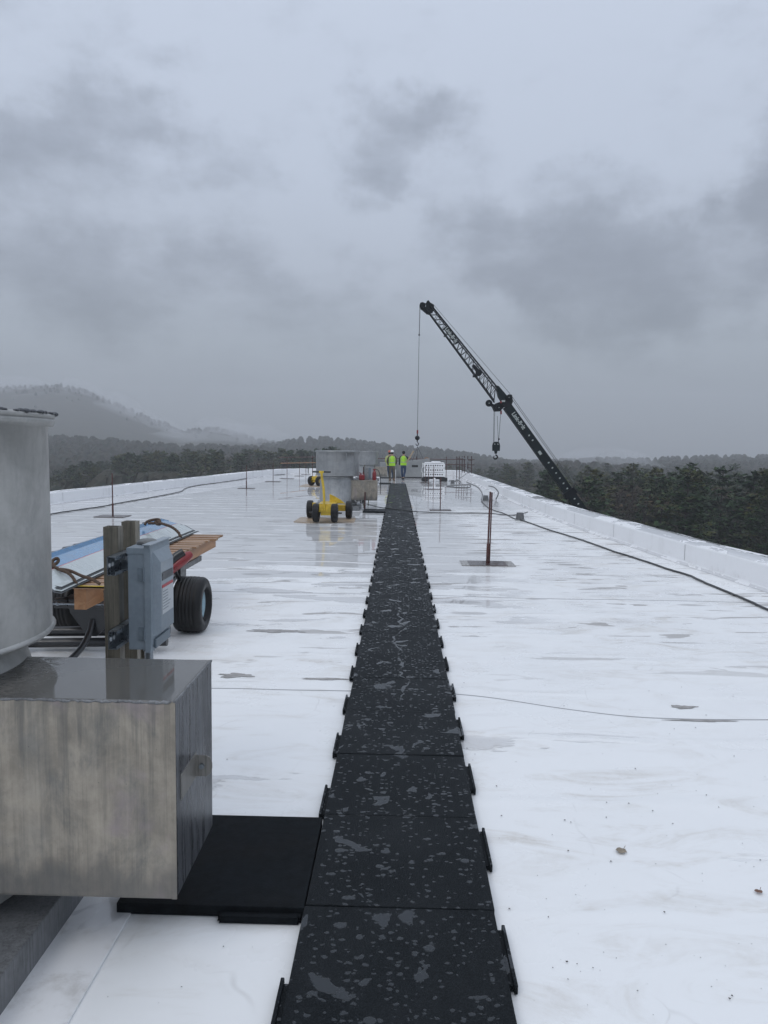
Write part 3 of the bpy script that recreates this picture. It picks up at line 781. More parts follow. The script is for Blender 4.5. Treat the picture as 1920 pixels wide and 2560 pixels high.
# valley floor between the woods
for i in range(3600):
    y = math.sqrt(fr_.uniform(270**2, 620**2)); uu = fr_.uniform(-.62, .62)
    far_tree(uu*y, y, fr_.uniform(.65, 1.15), 7)
for rd in RIDGES:                                     # the crests, where single crowns show against the mist
    lo, hi = rd['pts'][0][0], rd['pts'][-1][0]; Y = rd['Y']
    n = int((min(hi, .62)-max(lo, -.62))*Y*(1.7 if Y < 800 else 1.3))
    for i in range(n):
        uu = fr_.uniform(max(lo, -.62), min(hi, .62)); y = Y+fr_.gauss(-20, 30 if Y < 800 else 90)
        far_tree(uu*y, y, fr_.choice([.5, .6, .65, .95])*(1.0 if Y < 800 else .8), 5)
fo = fm.build('forest', M_FOR, normals=False); tag(fo, 'dim misty woodland covering the hills beyond the roof', 'forest', kind='stuff')

# ------------------------------------------------------------------ rubber tile walkway
TILE, TW, TZ = .7475, .765, .05
TOPX = [(0.0, .025), (3, .034), (6, .044), (10, .042), (16, .03), (24, .022), (40, -.02)]
def tile(name, w_, l_, label, group, loc, rz=0.0, tabs='lr', off=(0, 0)):
    root = empty(name, loc, rz)
    mb_ = MB().box((-w_/2, -l_/2, .004), (w_/2, l_/2, TZ), bev=.004); mb_.build('pad', M_RUB, root)
    for t in tabs:
        sx = -1 if t == 'l' else 1
        cy = (-.19 if t == 'l' else .13)
        tb = MB().box((sx*(w_/2+.012)-.018, cy-.15, .006), (sx*(w_/2+.012)+.014, cy+.15, .030), bev=.003)
        tb.box((sx*(w_/2+.026)-.007, cy-.165, .006), (sx*(w_/2+.026)+.007, cy+.165, .042), bev=.004)
        tb.build('edge_lug', M_RUB, root)
    tag(root, label, 'rubber tile', group); return root
ORD = ['first', 'second', 'third', 'fourth', 'fifth', 'sixth', 'seventh', 'eighth', 'ninth', 'tenth', 'eleventh', 'twelfth', 'thirteenth', 'fourteenth', 'fifteenth', 'sixteenth']
first = None
for k in range(50):
    y0 = 1.345+TILE*k; yc = y0+TILE/2-.0; x = interp(TOPX, yc)+random.uniform(-.004, .004)
    if k == 0: lab = 'black rubber walkway tile just below the bottom frame edge, nearest the camera'
    elif k <= 16: lab = f'black rubber walkway tile with water beads, {ORD[k-1]} one counted from the bottom frame edge'
    else: lab = 'small distant black rubber walkway tile in the unbroken far stretch of the path'
    if first is None:
        first = tile('rubber_tile', TW, TILE-.006, lab, 'rubber tiles of the black walkway', (x, yc, 0), R(random.uniform(-.5, .5))); o = first
    else:
        o = copy_tree(first); o.location = (x, yc, random.uniform(0, .003)); o.rotation_euler = (0, 0, R(random.uniform(-.5, .5))); o['label'] = lab
    if 2 == k or k == 3:
        for ch in kids(o):
            if ch.name.startswith('edge_lug') and k == 2:
                if sum(q_[0] for q_ in ch.bound_box)/8 < 0: bpy.data.objects.remove(ch)
t = tile('rubber_tile', .76, .735, 'plain black rubber tile beside the near fan box, without water beads', None, (-.734, 3.19, .0), 0, '')
s_ = MB().box((.04, -.372, .005), (.37, -.392, .028), bev=.003).box((.05, -.390, .005), (.36, -.404, .034), bev=.004); s_.build('edge_lug', M_RUB, t)
for c in kids(t):
    if c.name.startswith('pad'): pass
M_RUBD = simple('dry_crumb_rubber', (.007, .009, .011), .8, 0, .5, 3, .8, 170); M_RUBD.node_tree.nodes['Principled BSDF'].inputs['Specular IOR Level'].default_value = .15
for c in kids(t): c.data.materials.clear(); c.data.materials.append(M_RUBD)
tile('rubber_tile', .64, .95, 'black rubber tile at the foot of the middle fan box, left of the walkway', None, (-.70, 21.95, 0), 0, '')
tile('rubber_tile', .62, .75, 'black rubber tile at the far end of the walkway beside the farthest fan box', None, (-.69, 39.2, 0), 0, '')

# ------------------------------------------------------------------ exhaust fans
def fan_unit(cx, cy, label, near=False, fls=.09, zb=(.31, .95), band=(1.08, 1.80), brad=.64, curb=.72, box=(.62, 1.27), body=.55, by=(-.27, .23)):
    root = empty('exhaust_fan', (cx, cy, 0))
    c = MB().box((-curb, -curb, 0), (curb, curb, .14), bev=.006); c.build('curb', M_CURB, root)
    fl = MB().box((-curb-fls, -curb-fls, 0.0), (curb+fls, curb+fls, .010), bev=.004)
    fl.build('curb_flashing', M_PARA, root)
    bmat = M_BAND if near else M_BAND2
    pl = MB().lathe([(0.0, .14), (.58, .14), (.62, .17), (body, .24), (body, zb[1]-.05), (body-.02, zb[1]+.02), (body-.06, band[0]-.05), (body+.02, band[0]-.035), (brad+.004, band[0]-.012), (brad+.014, band[0]+.002), (brad, band[0]+.012)], 64)
    pl.build('fan_body', bmat, root)
    wbp = [(brad, band[0]+.010), (brad+.002, (band[0]+band[1])/2), (brad, band[1]-.05), (brad+.02, band[1]-.046), (brad+.028, band[1]-.03), (brad+.026, band[1]-.018), (brad+.018, band[1]-.016), (brad+.030, band[1]-.012), (brad+.030, band[1]), (brad+.01, band[1]+.006), (brad-.02, band[1]-.004), (brad-.02, band[0]+.03)]
    MB().lathe(wbp, 96).build('wind_band', bmat, root)
    # damper and motor well closing the band
    MB().lathe([(0, band[1]-.22), (.3, band[1]-.2), (brad-.021, band[1]-.22)], 48).build('damper', M_DKM, root)
    for a in ((2.55, 2.05, 5.4) if not near else (-1.05, 1.6)):
        a = a+PI if not near else a
        x, y = math.cos(a)*(brad+.004), math.sin(a)*(brad+.004)
        MB().box((-.006, -.02, band[0]+.02), (.005, .02, band[1]-.055), T(x, y, 0, rz=a)).build('band_seam', bmat, root)
    # rectangular side housing
    x0, x1 = box
    hs = MB().box((x0-.20-(.3 if near else 0), by[0], zb[0]), (x1, by[1], zb[1]), bev=.012 if near else .01)
    ho = hs.build('housing', [M_BOXF, M_BOXS, M_TOP] if near else M_BOXF, root)
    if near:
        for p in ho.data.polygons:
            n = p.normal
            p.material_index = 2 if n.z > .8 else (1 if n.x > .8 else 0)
    if near:
        lp = MB()
        rl = random.Random(3)
        # rolled lip of sealant along front and right top edges
        pts = [Vector((x0-.49+i*.012, by[0]+.002, zb[1]-.004+rl.uniform(-.0025, .003))) for i in range(int((x1-x0+.49)/.012))]
        lp.tube(pts, [.0045+rl.uniform(-.002, .002) for _ in pts], 7)
        pts = [Vector((x1-.001, by[0]+.004+i*.012, zb[1]-.004+rl.uniform(-.0025, .003))) for i in range(int((by[1]-by[0])/.012))]
        lp.tube(pts, [.0045+rl.uniform(-.002, .002) for _ in pts], 7)
        lp.build('sealant_bead', M_CURB, ho)
        MB().box((x1-.016, by[0]-.0025, zb[0]+.004), (x1+.002, by[0]+.002, zb[1]-.006)).build('corner_fold', M_BOXF, ho)
        # hasp tab on the right face
        hp = MB().box((x1, by[0]+.06, .625), (x1+.0035, by[0]+.26, .72))
        bmh = bmesh.new()
        hp.build('hasp_plate', M_HASP, ho)
        tb = MB(); prof_ = [(0, -.042), (.040, -.042), (.058, -.030), (.064, -.008), (.064, .012), (.056, .034), (.040, .042), (0, .042)]
        tb.prism([(x1+.0035+a, .672+b_) for a, b_ in prof_], by[0]+.245, by[0]+.249)
        tb.build('hasp_tab', M_HASP, ho)
        MB().cyl((x1+.028, by[0]+.245, .672), (x1+.028, by[0]+.236, .672), .010, n=14).build('bolt', M_STRUT, ho)
    tag(root, label, 'roof fan')
    return root, ho
near_fan, nh = fan_unit(-2.05, 2.84, 'nearest tall round exhaust fan with stained square housing, cut by the left frame edge',
                near=True, fls=.235, curb=.76, zb=(.285, 1.01), band=(1.13, 2.015), brad=.63, box=(.62, 1.284), by=(-.35, .17))
# slush and grit on the near band rim
sl = MB(); rs = random.Random(8)
for i in range(210):
    a = rs.uniform(-PI, PI); r_ = .645+rs.uniform(-.008, .012)
    sl.ball((math.cos(a)*r_, math.sin(a)*r_, 2.020), rs.uniform(.005, .010), 7, (1.8, 1.8, rs.uniform(.6, 1.1)))
sl.build('wet_rim_gasket', M_DKM, near_fan)
fan_unit(-1.875, 22.75, 'middle exhaust fan with round band and stained housing, behind the yellow cart', zb=(.30, .905), band=(1.05, 1.79), brad=.655, box=(.5, 1.235), body=.54, by=(-.30, .25))
fan_unit(-1.83, 42.3, 'farthest exhaust fan, smallest of the three, left of the hard hat workers', zb=(.26, .83), band=(.95, 1.67), brad=.64, box=(.5, 1.18), body=.54, by=(-.3, .25))
# gear on the middle and far fan housings
def lab_tree(o, label, cat, group=None): tag(o, label, cat, group)
r = empty('safety_switch', (-.95, 22.9, .0))
MB().box((-.10, -.10, .92), (.085, .06, 1.31), bev=.012).build('enclosure', M_CONC, r)
MB().box((.03, -.105, .95), (.10, .065, 1.28), bev=.006).build('door', M_GREYD, r)
MB().box((-.12, .04, .02), (-.08, .08, 1.36)).build('post', M_POST, r)
lab_tree(r, 'pale grey switch box on a post behind the middle fan housing', 'switch box')
r = empty('fuel_can', (-1.12, 22.7, .905))
MB().box((-.09, -.12, 0), (.09, .12, .17), bev=.03).build('can_body', M_RED, r)
MB().cyl((-.04, 0, .165), (-.07, 0, .24), .018, .014, 10).build('spout', M_RED, r)
MB().tube(spline([(-.02, 0, .165), (0, 0, .21), (.05, 0, .21), (.07, 0, .165)], 4), .010, 6).build('handle', M_RED, r)
lab_tree(r, 'red fuel can sitting on the middle fan housing', 'fuel can')
r = empty('fire_extinguisher', (-.735, 22.65, .905))
MB().lathe([(0, 0), (.055, 0), (.06, .02), (.06, .22), (.04, .27), (.018, .29), (.018, .32), (0, .32)], 20).build('cylinder', M_RED, r)
MB().box((-.05, -.012, .315), (.05, .012, .345), bev=.004).cyl((0, 0, .30), (0, 0, .34), .03, n=10).build('valve', M_RED, r)
MB().tube(spline([(.04, 0, .33), (.11, 0, .31), (.16, -.02, .2), (.19, -.04, .02), (.195, -.05, -.2), (.19, -.02, -.42)], 5), .011, 6).build('hose', M_CABLE, r)
lab_tree(r, 'small red cylinder with black hose at the right end of the middle fan housing', 'fire extinguisher')
r = empty('red_rack', (-1.06, 24.3, 0))
MB().box((-.10, -.1, .0), (-.075, .1, 1.27)).box((.075, -.1, .0), (.10, .1, 1.27)).build('upright', M_RUSTD, r)
for z in (.98, 1.08, 1.18): MB().box((-.09, -.09, z), (.09, .09, z+.045), bev=.008).build('shelf', M_RED, r)
lab_tree(r, 'narrow red and black rack standing just behind the middle fan housing', 'rack')
r = empty('pipe_stub', (-1.0, 22.35, 0))
MB().cyl((0, 0, 0), (0, 0, .56), .022, n=10).build('pole', M_RUST, r)
jb = MB()
for i in range(9): jb.box((-.42+i*.045, -.03, .24+random.uniform(-.03, .03)), (-.385+i*.045, .03, .29+random.uniform(-.02, .04)), bev=.004)
jb.build('valve_cluster', M_BLACK, r)
lab_tree(r, 'rusty pipe with black fittings under the middle fan housing', 'pipe')

# ------------------------------------------------------------------ disconnect switch by the near fan
r = empty('disconnect_switch', (-1.30, 3.45, 0))
def rel(x, y, z): return (x+1.30, y-3.45, z)
def tubepost(x0, y0, w_, d_, z1):
    m_ = MB(); t_ = .006
    m_.box(rel(x0, y0, 0), rel(x0+w_, y0+t_, z1)).box(rel(x0, y0+d_-t_, 0), rel(x0+w_, y0+d_, z1))
    m_.box(rel(x0, y0+t_, 0), rel(x0+t_, y0+d_-t_, z1)).box(rel(x0+w_-t_, y0+t_, 0), rel(x0+w_, y0+d_-t_, z1)); return m_
tubepost(-1.372, 3.40, .070, .062, 1.515).build('post', M_POST, r)
tubepost(-1.378, 3.645, .070, .062, 1.515).build('post', M_POST, r)
for z in (1.335, .995):
    st = MB(); x0, x1 = -1.302, -1.262
    st.box(rel(x0, 3.26, z-.02), rel(x0+.004, 3.74, z+.062)); st.box(rel(x0, 3.26, z+.058), rel(x1, 3.74, z+.062)); st.box(rel(x0, 3.26, z-.024), rel(x1, 3.74, z-.02))
    st.box(rel(x1-.003, 3.26, z+.044), rel(x1, 3.74, z+.058)).box(rel(x1-.003, 3.26, z-.02), rel(x1, 3.74, z-.008))
    so_ = st.build('strut_channel', M_STRUT, r)
    for y in (3.275, 3.31): MB().cyl(rel(x0+.0045, y, z+.02), rel(x0+.009, y, z+.02), .010, n=12).build('bolt', M_LAB, so_)
EX0, EX1, EY0, EY1, EZ0, EZ1 = -1.245, -1.135, 3.36, 3.63, .945, 1.425
bd = MB().box(rel(EX0, EY0, EZ0), rel(EX1-.03, EY1, EZ1-.02), bev=.004)
bd.build('enclosure', M_GREY, r)
MB().box(rel(EX0-.004, EY0-.004, EZ1-.030), rel(EX1-.026, EY1+.004, EZ1), bev=.003).build('top_cap', M_GREY, r)
MB().lathe([(0, EZ1), (.050, EZ1), (.052, EZ1+.008), (.044, EZ1+.018), (.03, EZ1+.024), (0, EZ1+.025)], 28, T(.102, .05, 0)).build('hub_plate', M_HUB, r)
dr = MB()
X1 = EX1-.030+1.30
poly = [(EX1-.030, EZ0-.012), (EX1-.006, EZ0-.012), (EX1+.0, EZ0+.06), (EX1+.0, EZ1-.02), (EX1-.006, EZ1+.015), (EX1-.030, EZ1+.015)]
dr.prism([(a+1.30, b_) for a, b_ in poly], EY0-.008-3.45, EY1+.006-3.45)
door = dr.build('door', M_GREY, r)
fp = MB(); x_ = EX1+1.30
fp.add([(x_-.002, -.07, EZ0+.055), (x_-.002, .165, EZ0+.055), (x_-.002, .165, EZ1-.015), (x_-.002, -.07, EZ1-.015),
        (x_+.030, -.045, EZ0+.075), (x_+.030, .145, EZ0+.075), (x_+.030, .145, EZ1-.075), (x_+.030, -.045, EZ1-.075)],
       [(4,5,6,7),(0,1,5,4),(1,2,6,5),(2,3,7,6),(3,0,4,7)])
fp.build('raised_panel', M_GREY, door)
MB().box((x_-.001, -.06, EZ0+.0), (x_+.010, .155, EZ0+.045), bev=.003).build('latch_strip', M_GREYD, door)
MB().box((x_-.032, EY0-.030-3.45, EZ1+.013), (x_+.006, EY1+.01-3.45, EZ1+.018)).build('drip_lip', M_GREY, door)
MB().box((x_+.0305, -.030, 1.10), (x_+.0315, .135, 1.225)).build('warning_label', M_LAB, door)
MB().box((x_+.0305, -.030, 1.226), (x_+.0318, .135, 1.240)).build('label_header', M_REDL, door)
MB().box((x_+.0305, -.030, 1.262), (x_+.0318, .135, 1.300)).build('rating_plate', M_DKM, door)
for i in range(7):
    MB().box((x_+.0316, -.022, 1.205-i*.014), (x_+.0319, .04+.06*random.random(), 1.209-i*.014)).build('label_text_line', M_GREYD, door)
for z in (1.27, .99):
    h = MB().box(rel(EX1-.062, EY0-.006, z), rel(EX1-.036, EY0-.0005, z+.062)); h.cyl(rel(EX1-.033, EY0-.008, z), rel(EX1-.033, EY0-.008, z+.062), .0055, n=8)
    h.build('hinge', M_GREYD, r)
MB().cyl(rel(-1.185, 3.46, 0), rel(-1.185, 3.46, EZ0), .020, n=14).cyl(rel(-1.185, 3.46, EZ0-.03), rel(-1.185, 3.46, EZ0), .028, n=8).build('conduit', M_STRUT, r)
MB().cyl(rel(-1.225, 3.50, 0), rel(-1.225, 3.50, EZ0), .016, n=14).build('conduit', M_POST, r)
tag(r, 'grey electrical switch box with hinged door on two brown steel posts beside the near fan', 'switch box')

# ------------------------------------------------------------------ loaded deck cart
cart = empty('flatbed_cart', (-2.72, 7.4, 0))
ox, oy = 2.72, -7.4
def cm(a, b_): return (a[0]+ox, a[1]+oy, a[2]), (b_[0]+ox, b_[1]+oy, b_[2])
def tyre(name, r_, w_, rim_r, parent, loc, ribs=5, rimmat=None, flat=.0, rz=0.0):
    """wheel turning about local X: tyre with ribs, rim dish and hub"""
    root = bpy.data.objects.new(name, None); C.objects.link(root); root.parent = parent; root.location = loc; root.rotation_euler = (0, 0, rz); root.empty_display_size = .1
    prof = []; h = w_/2
    prof += [(rim_r, -h*.62), (rim_r+.02, -h*.86), (r_*.62, -h*.99), (r_*.80, -h), (r_*.92, -h*.90), (r_*.972, -h*.74)]
    nr = ribs*2+1
    for i in range(nr):
        x0 = -h*.66+i*(2*h*.66)/nr; x1 = x0+(2*h*.66)/nr
        rr2 = (r_-.0 if i % 2 == 0 else r_-.0032)-((x0+x1)/2/h)**2*.015
        prof += [(rr2, x0+.001), (rr2, x1-.001)]
    prof += [(r_*.972, h*.74), (r_*.92, h*.90), (r_*.80, h), (r_*.62, h*.99), (rim_r+.02, h*.86), (rim_r, h*.62)]
    MB().lathe(prof, 56, axis='X').build('tyre', M_TIRE, root)
    rp = [(rim_r+.004, -h*.62), (rim_r+.004, -h*.50), (rim_r*.86, -h*.42), (rim_r*.80, 0), (rim_r*.80, h*.15), (rim_r*.42, h*.28), (rim_r*.36, h*.42), (0, h*.44)]
    rq = [(rim_r+.004, h*.62), (rim_r+.006, h*.66), (rim_r*.93, h*.60), (rim_r*.88, h*.40), (rim_r*.84, h*.18), (rim_r*.45, h*.26), (rim_r*.36, h*.42), (0, h*.44)]
    MB().lathe(rq, 40, axis='X').lathe([(a, -b_) for a, b_ in rq], 40, axis='X').build('rim', rimmat or M_RIM, root)
    hb = MB().cyl((h*.3, 0, 0), (h*.62, 0, 0), rim_r*.20, n=12)
    for k in range(4):
        a = k*PI/2+.4; hb.cyl((h*.28, math.cos(a)*rim_r*.55, math.sin(a)*rim_r*.55), (h*.36, math.cos(a)*rim_r*.55, math.sin(a)*rim_r*.55), .010, n=6)
    hb.build('hub', M_STRUT, root)
    return root
tyre('wheel', .285, .30, .155, cart, (-2.085+ox, 7.40+oy, .283))
tyre('wheel', .285, .30, .155, cart, (-3.36+ox, 7.40+oy, .283))
# platform: cross planks on three stringers
rp_ = random.Random(4)
DX0, DX1, DY0, DY1, DZ = -3.20, -2.30, 5.86, 9.55, .75
pk = 0; y = DY0
while y < DY1-.05:
    wd = rp_.choice([.14, .14, .09, .14]); x1 = DX1+rp_.uniform(-.02, .02)+(.0 if y > DY0+.1 else 0)
    o = MB().box((DX0+ox+rp_.uniform(-.02, .02), y+oy, DZ-.022), (x1+ox+(.05 if y > DY1-.7 else 0), y+wd+oy, DZ+rp_.uniform(-.001, .003)), bev=.002).build('deck_plank', M_PINE, cart)
    y += wd+rp_.choice([.05, .075, .09])
MB().box(*cm((-2.63, 5.90, .548), (-2.53, 9.3, .7275)), bev=.004).build('timber', M_PINEY, cart)
MB().box(*cm((-2.375, 6.9, .60), (-2.335, 9.40, .7275)), bev=.003).build('timber', M_PINEY, cart)
MB().box(*cm((-3.16, 5.95, .62), (-3.12, 9.3, .7275)), bev=.003).build('timber', M_PINEY, cart)
MB().box(*cm((-2.80, 5.86, .735), (-2.30, 5.885, .7535))).build('yellow_edge', M_YEL, cart)
# steel chassis
fr2 = MB()
fr2.box(*cm((-3.2, 7.34, .26), (-2.25, 7.44, .32)), bev=.006)                    # axle
fr2.box(*cm((-2.93, 6.3, .48), (-2.87, 9.0, .545)), bev=.005).box(*cm((-2.47, 6.3, .48), (-2.41, 9.0, .545)), bev=.005)
fr2.box(*cm((-3.0, 6.32, .46), (-2.35, 6.40, .545)), bev=.005)
for x in (-2.9, -2.44):
    fr2.cyl((x+ox, 6.6+oy, .50), (x+ox, 7.36+oy, .30), .03, n=8); fr2.cyl((x+ox, 8.2+oy, .50), (x+ox, 7.42+oy, .30), .03, n=8)
fr2.box(*cm((-2.20, 7.30, .30), (-2.17, 7.50, .74)), bev=.004).cyl((-2.19+ox, 7.1+oy, .72), (-2.19+ox, 7.38+oy, .5), .02, n=8)
# V of plates to the tongue
fr2.add([(-2.88+ox, 6.33+oy, .53), (-2.38+ox, 6.33+oy, .53), (-2.42+ox, 6.33+oy, .42), (-2.62+ox, 6.31+oy, .22), (-2.70+ox, 6.31+oy, .22), (-2.86+ox, 6.33+oy, .42),
         (-2.88+ox, 6.36+oy, .53), (-2.38+ox, 6.36+oy, .53), (-2.42+ox, 6.36+oy, .42), (-2.62+ox, 6.34+oy, .22), (-2.70+ox, 6.34+oy, .22), (-2.86+ox, 6.36+oy, .42)],
        [(0,1,2,3,4,5), (11,10,9,8,7,6), (0,6,7,1), (1,7,8,2), (2,8,9,3), (3,9,10,4), (4,10,11,5), (5,11,6,0)])
fr2.build('chassis', M_BLACK, cart)
MB().tube(spline([(-2.66+ox, 6.33+oy, .36), (-2.665+ox, 6.25+oy, .25), (-2.68+ox, 6.08+oy, .15), (-2.72+ox, 5.78+oy, .08), (-2.80+ox, 5.35+oy, .05), (-2.86+ox, 5.0+oy, .05)], 6), .028, 10).build('tongue', M_BLACK, cart)
MB().cyl((-2.97+ox, 6.22+oy, .525), (-2.50+ox, 6.22+oy, .525), .012, n=8).ball((-2.98+ox, 6.22+oy, .525), .03).ball((-2.92+ox, 6.23+oy, .525), .022).build('zinc_pin', M_STRUT, cart)
# long low axle tubes with a small wheel
lt = MB().cyl((-3.55+ox, 6.62+oy, .165), (-2.10+ox, 6.70+oy, .185), .046, n=16).cyl((-3.55+ox, 6.55+oy, .075), (-2.10+ox, 6.63+oy, .10), .042, n=16)
la = lt.build('low_crossbar', M_BLACK, cart)
text_mesh('RG', .075, T(-2.78+ox, 6.605+oy, .170, rx=PI/2), 'chalk_mark', M_GREYD, la, .001)
tyre('small_wheel', .125, .10, .06, cart, (-3.42+ox, 6.52+oy, .125), 3, M_DKM)
# red grip / brake shoe on the right flank
rg = MB(); ring = []
for i, (x, y_, z, rx_, rz_) in enumerate([(-2.155, 6.9, .70, .035, .03), (-2.11, 6.92, .745, .045, .045), (-2.05, 6.95, .80, .05, .06), (-2.00, 6.98, .845, .045, .062), (-1.975, 7.0, .862, .03, .045)]): ring.append((Vector((x+ox, y_+oy, z)), rx_))
rg.tube([a for a, _ in ring], [b_ for _, b_ in ring], 14).build('red_chock', M_RED, cart)
MB().tube([ring[1][0]+Vector((-.045, -.03, .035)), ring[2][0]+Vector((-.045, -.03, .045)), ring[3][0]+Vector((-.035, -.03, .040))], [.028, .042, .040], 12).build('black_grip', M_BLACK, cart)
tag(cart, 'deck cart with wooden plank bed and fat black tyres behind the grey switch box', 'cart')
# stacked metal trims lying on the cart
tr_ = empty('metal_trim_stack', (-2.85, 7.6, .75))
def trim(zo, xo, y0, y1, mats, parent):
    # cross-section from right lip over the ridge to the left lip
    P = [(-2.600, .792), (-2.655, .800), (-2.780, .868), (-2.800, .874), (-2.815, .873), (-3.000, .915), (-3.010, .935), (-3.045, .930), (-3.075, .900), (-3.16, .885)]
    P = [(a+xo+2.85, b_+zo-.75) for a, b_ in P]; out = []
    bands = [(0, 3, mats[0], 'pale_face'), (3, 4, mats[1], 'red_stripe'), (4, 9, mats[2], 'blue_face')]
    for a, b_, mt, nm in bands:
        q_ = P[a:b_+1]; mb_ = MB(); ns = 14
        vs = []; fs = []
        for i in range(ns+1):
            t_ = i/ns; yy = y0+(y1-y0)*t_-7.6; sag = .012*math.sin(t_*PI)
            sx = -.085*t_
            vs += [(x+sx, yy, z+sag) for x, z in q_]+[(x+sx, yy, z+sag-.003) for x, z in q_]
        n = len(q_)
        for i in range(ns):
            for k in range(n-1):
                o_ = i*2*n; p_ = (i+1)*2*n
                fs.append((o_+k, o_+k+1, p_+k+1, p_+k)); fs.append((o_+n+k, p_+n+k, p_+n+k+1, o_+n+k+1))
            fs.append((o_, p_, p_+n, o_+n)); fs.append((o_+n-1, o_+2*n-1, p_+2*n-1, p_+n-1))
        for o_ in (0, ns*2*n):
            for k in range(n-1): fs.append((o_+k, o_+n+k, o_+n+k+1, o_+k+1))
        mb_.add(vs, fs); mb_.build(nm, mt, parent)
for i, (zo, xo, ya, yb, mm) in enumerate([(-.030, .05, 5.50, 9.72, 0), (-.020, .035, 5.54, 9.68, 0), (-.010, .015, 5.58, 9.66, 0), (0, 0, 5.62, 9.62, 1)]):
    s = bpy.data.objects.new('trim_sheet', None); C.objects.link(s); s.parent = tr_; s.empty_display_size = .1
    trim(zo, xo, ya, yb, (M_TRIMW if mm or i % 2 else M_TRIMD, M_REDL, M_BLUE), s)
# wet wrinkled film along the left lip
wf = MB(); pts = []; rf = random.Random(2); vs = []; fs = []
for i in range(46):
    yy = 5.8+i*.085-7.6
    vs += [(-.205-.085*i/46+rf.uniform(-.01, .01), yy, .165+rf.uniform(-.012, .014)), (-.36-.085*i/46+rf.uniform(-.02, .02), yy+rf.uniform(-.02, .02), .12+rf.uniform(-.03, .03))]
for i in range(45): fs.append((2*i, 2*i+1, 2*i+3, 2*i+2))
wf.add(vs, fs); o = wf.build('torn_film', M_DKM, tr_); md = o.modifiers.new('thick', 'SOLIDIFY'); md.thickness = .003
tag(tr_, 'stack of bent blue and white metal trims lashed along the deck cart', 'metal trims')
# white specks of torn film along the blue face
def rope(pts, r_, label, extra=()):
    root = empty('rope', tuple(pts[0]))
    o_ = Vector(pts[0]); sp = spline(pts, 8); m_ = MB()
    for ph in (0, 2*PI/3, 4*PI/3):
        q_ = []
        acc = 0
        for i, p in enumerate(sp):
            if i: acc += (sp[i]-sp[i-1]).length
            a = acc/.018+ph; d = (sp[min(i+1, len(sp)-1)]-sp[max(i-1, 0)]).normalized(); n_ = d.orthogonal().normalized(); b_ = d.cross(n_)
            q_.append(p-o_+(n_*math.cos(a)+b_*math.sin(a))*r_*.5)
        m_.tube(q_, r_*.62, 6)
    m_.build('strand', M_ROPE, root)
    for e in extra:
        m2 = MB(); m2.tube([p-o_ for p in spline(e, 8)], r_*1.05, 8); m2.build('knot_loop', M_ROPE, root)
    tag(root, label, 'rope'); return root
def W3(px, py, Y): return at_depth(px, py, Y)
# positions in the crop of the cart (pixels of the photograph, depth)
k0 = W3(133, 1410, 5.95)
rope([W3(128, 1412, 5.98), W3(150, 1424, 5.92), W3(170, 1432, 5.9), W3(183, 1445, 5.86), W3(191, 1461, 5.84)], .013,
     'brown rope knotted over the near end of the blue trims', [
     [W3(130, 1415, 6), W3(132, 1402, 6.02), W3(142, 1396, 6.04), W3(146, 1402, 6.04), W3(138, 1410, 6.0), W3(126, 1408, 5.98), W3(124, 1416, 5.97), W3(134, 1420, 5.95)],
     [W3(128, 1406, 6), W3(136, 1414, 5.97), W3(128, 1420, 5.97), W3(122, 1412, 5.99)],
     [W3(150, 1423, 5.94), W3(175, 1427, 5.93), W3(205, 1440, 5.9), W3(228, 1447, 5.89), W3(250, 1460, 5.88)]])
rope([W3(397, 1307, 8.6), W3(412, 1311, 8.55), W3(430, 1318, 8.5), W3(445, 1330, 8.45), W3(452, 1342, 8.40)], .016,
     'brown rope knotted over the far end of the blue trims', [
     [W3(362, 1312, 8.65), W3(368, 1304, 8.68), W3(385, 1299, 8.7), W3(397, 1299, 8.7), W3(399, 1306, 8.66), W3(388, 1308, 8.62), W3(372, 1308, 8.66)],
     [W3(392, 1302, 8.62), W3(400, 1310, 8.6), W3(392, 1310, 8.6), W3(388, 1304, 8.62)]])
rope([W3(262, 1476, 5.84), W3(264, 1510, 5.8), W3(266, 1550, 5.75), W3(268, 1590, 5.7), W3(270, 1640, 5.4)], .013, 'frayed rope end hanging from the deck cart beside the brown post')

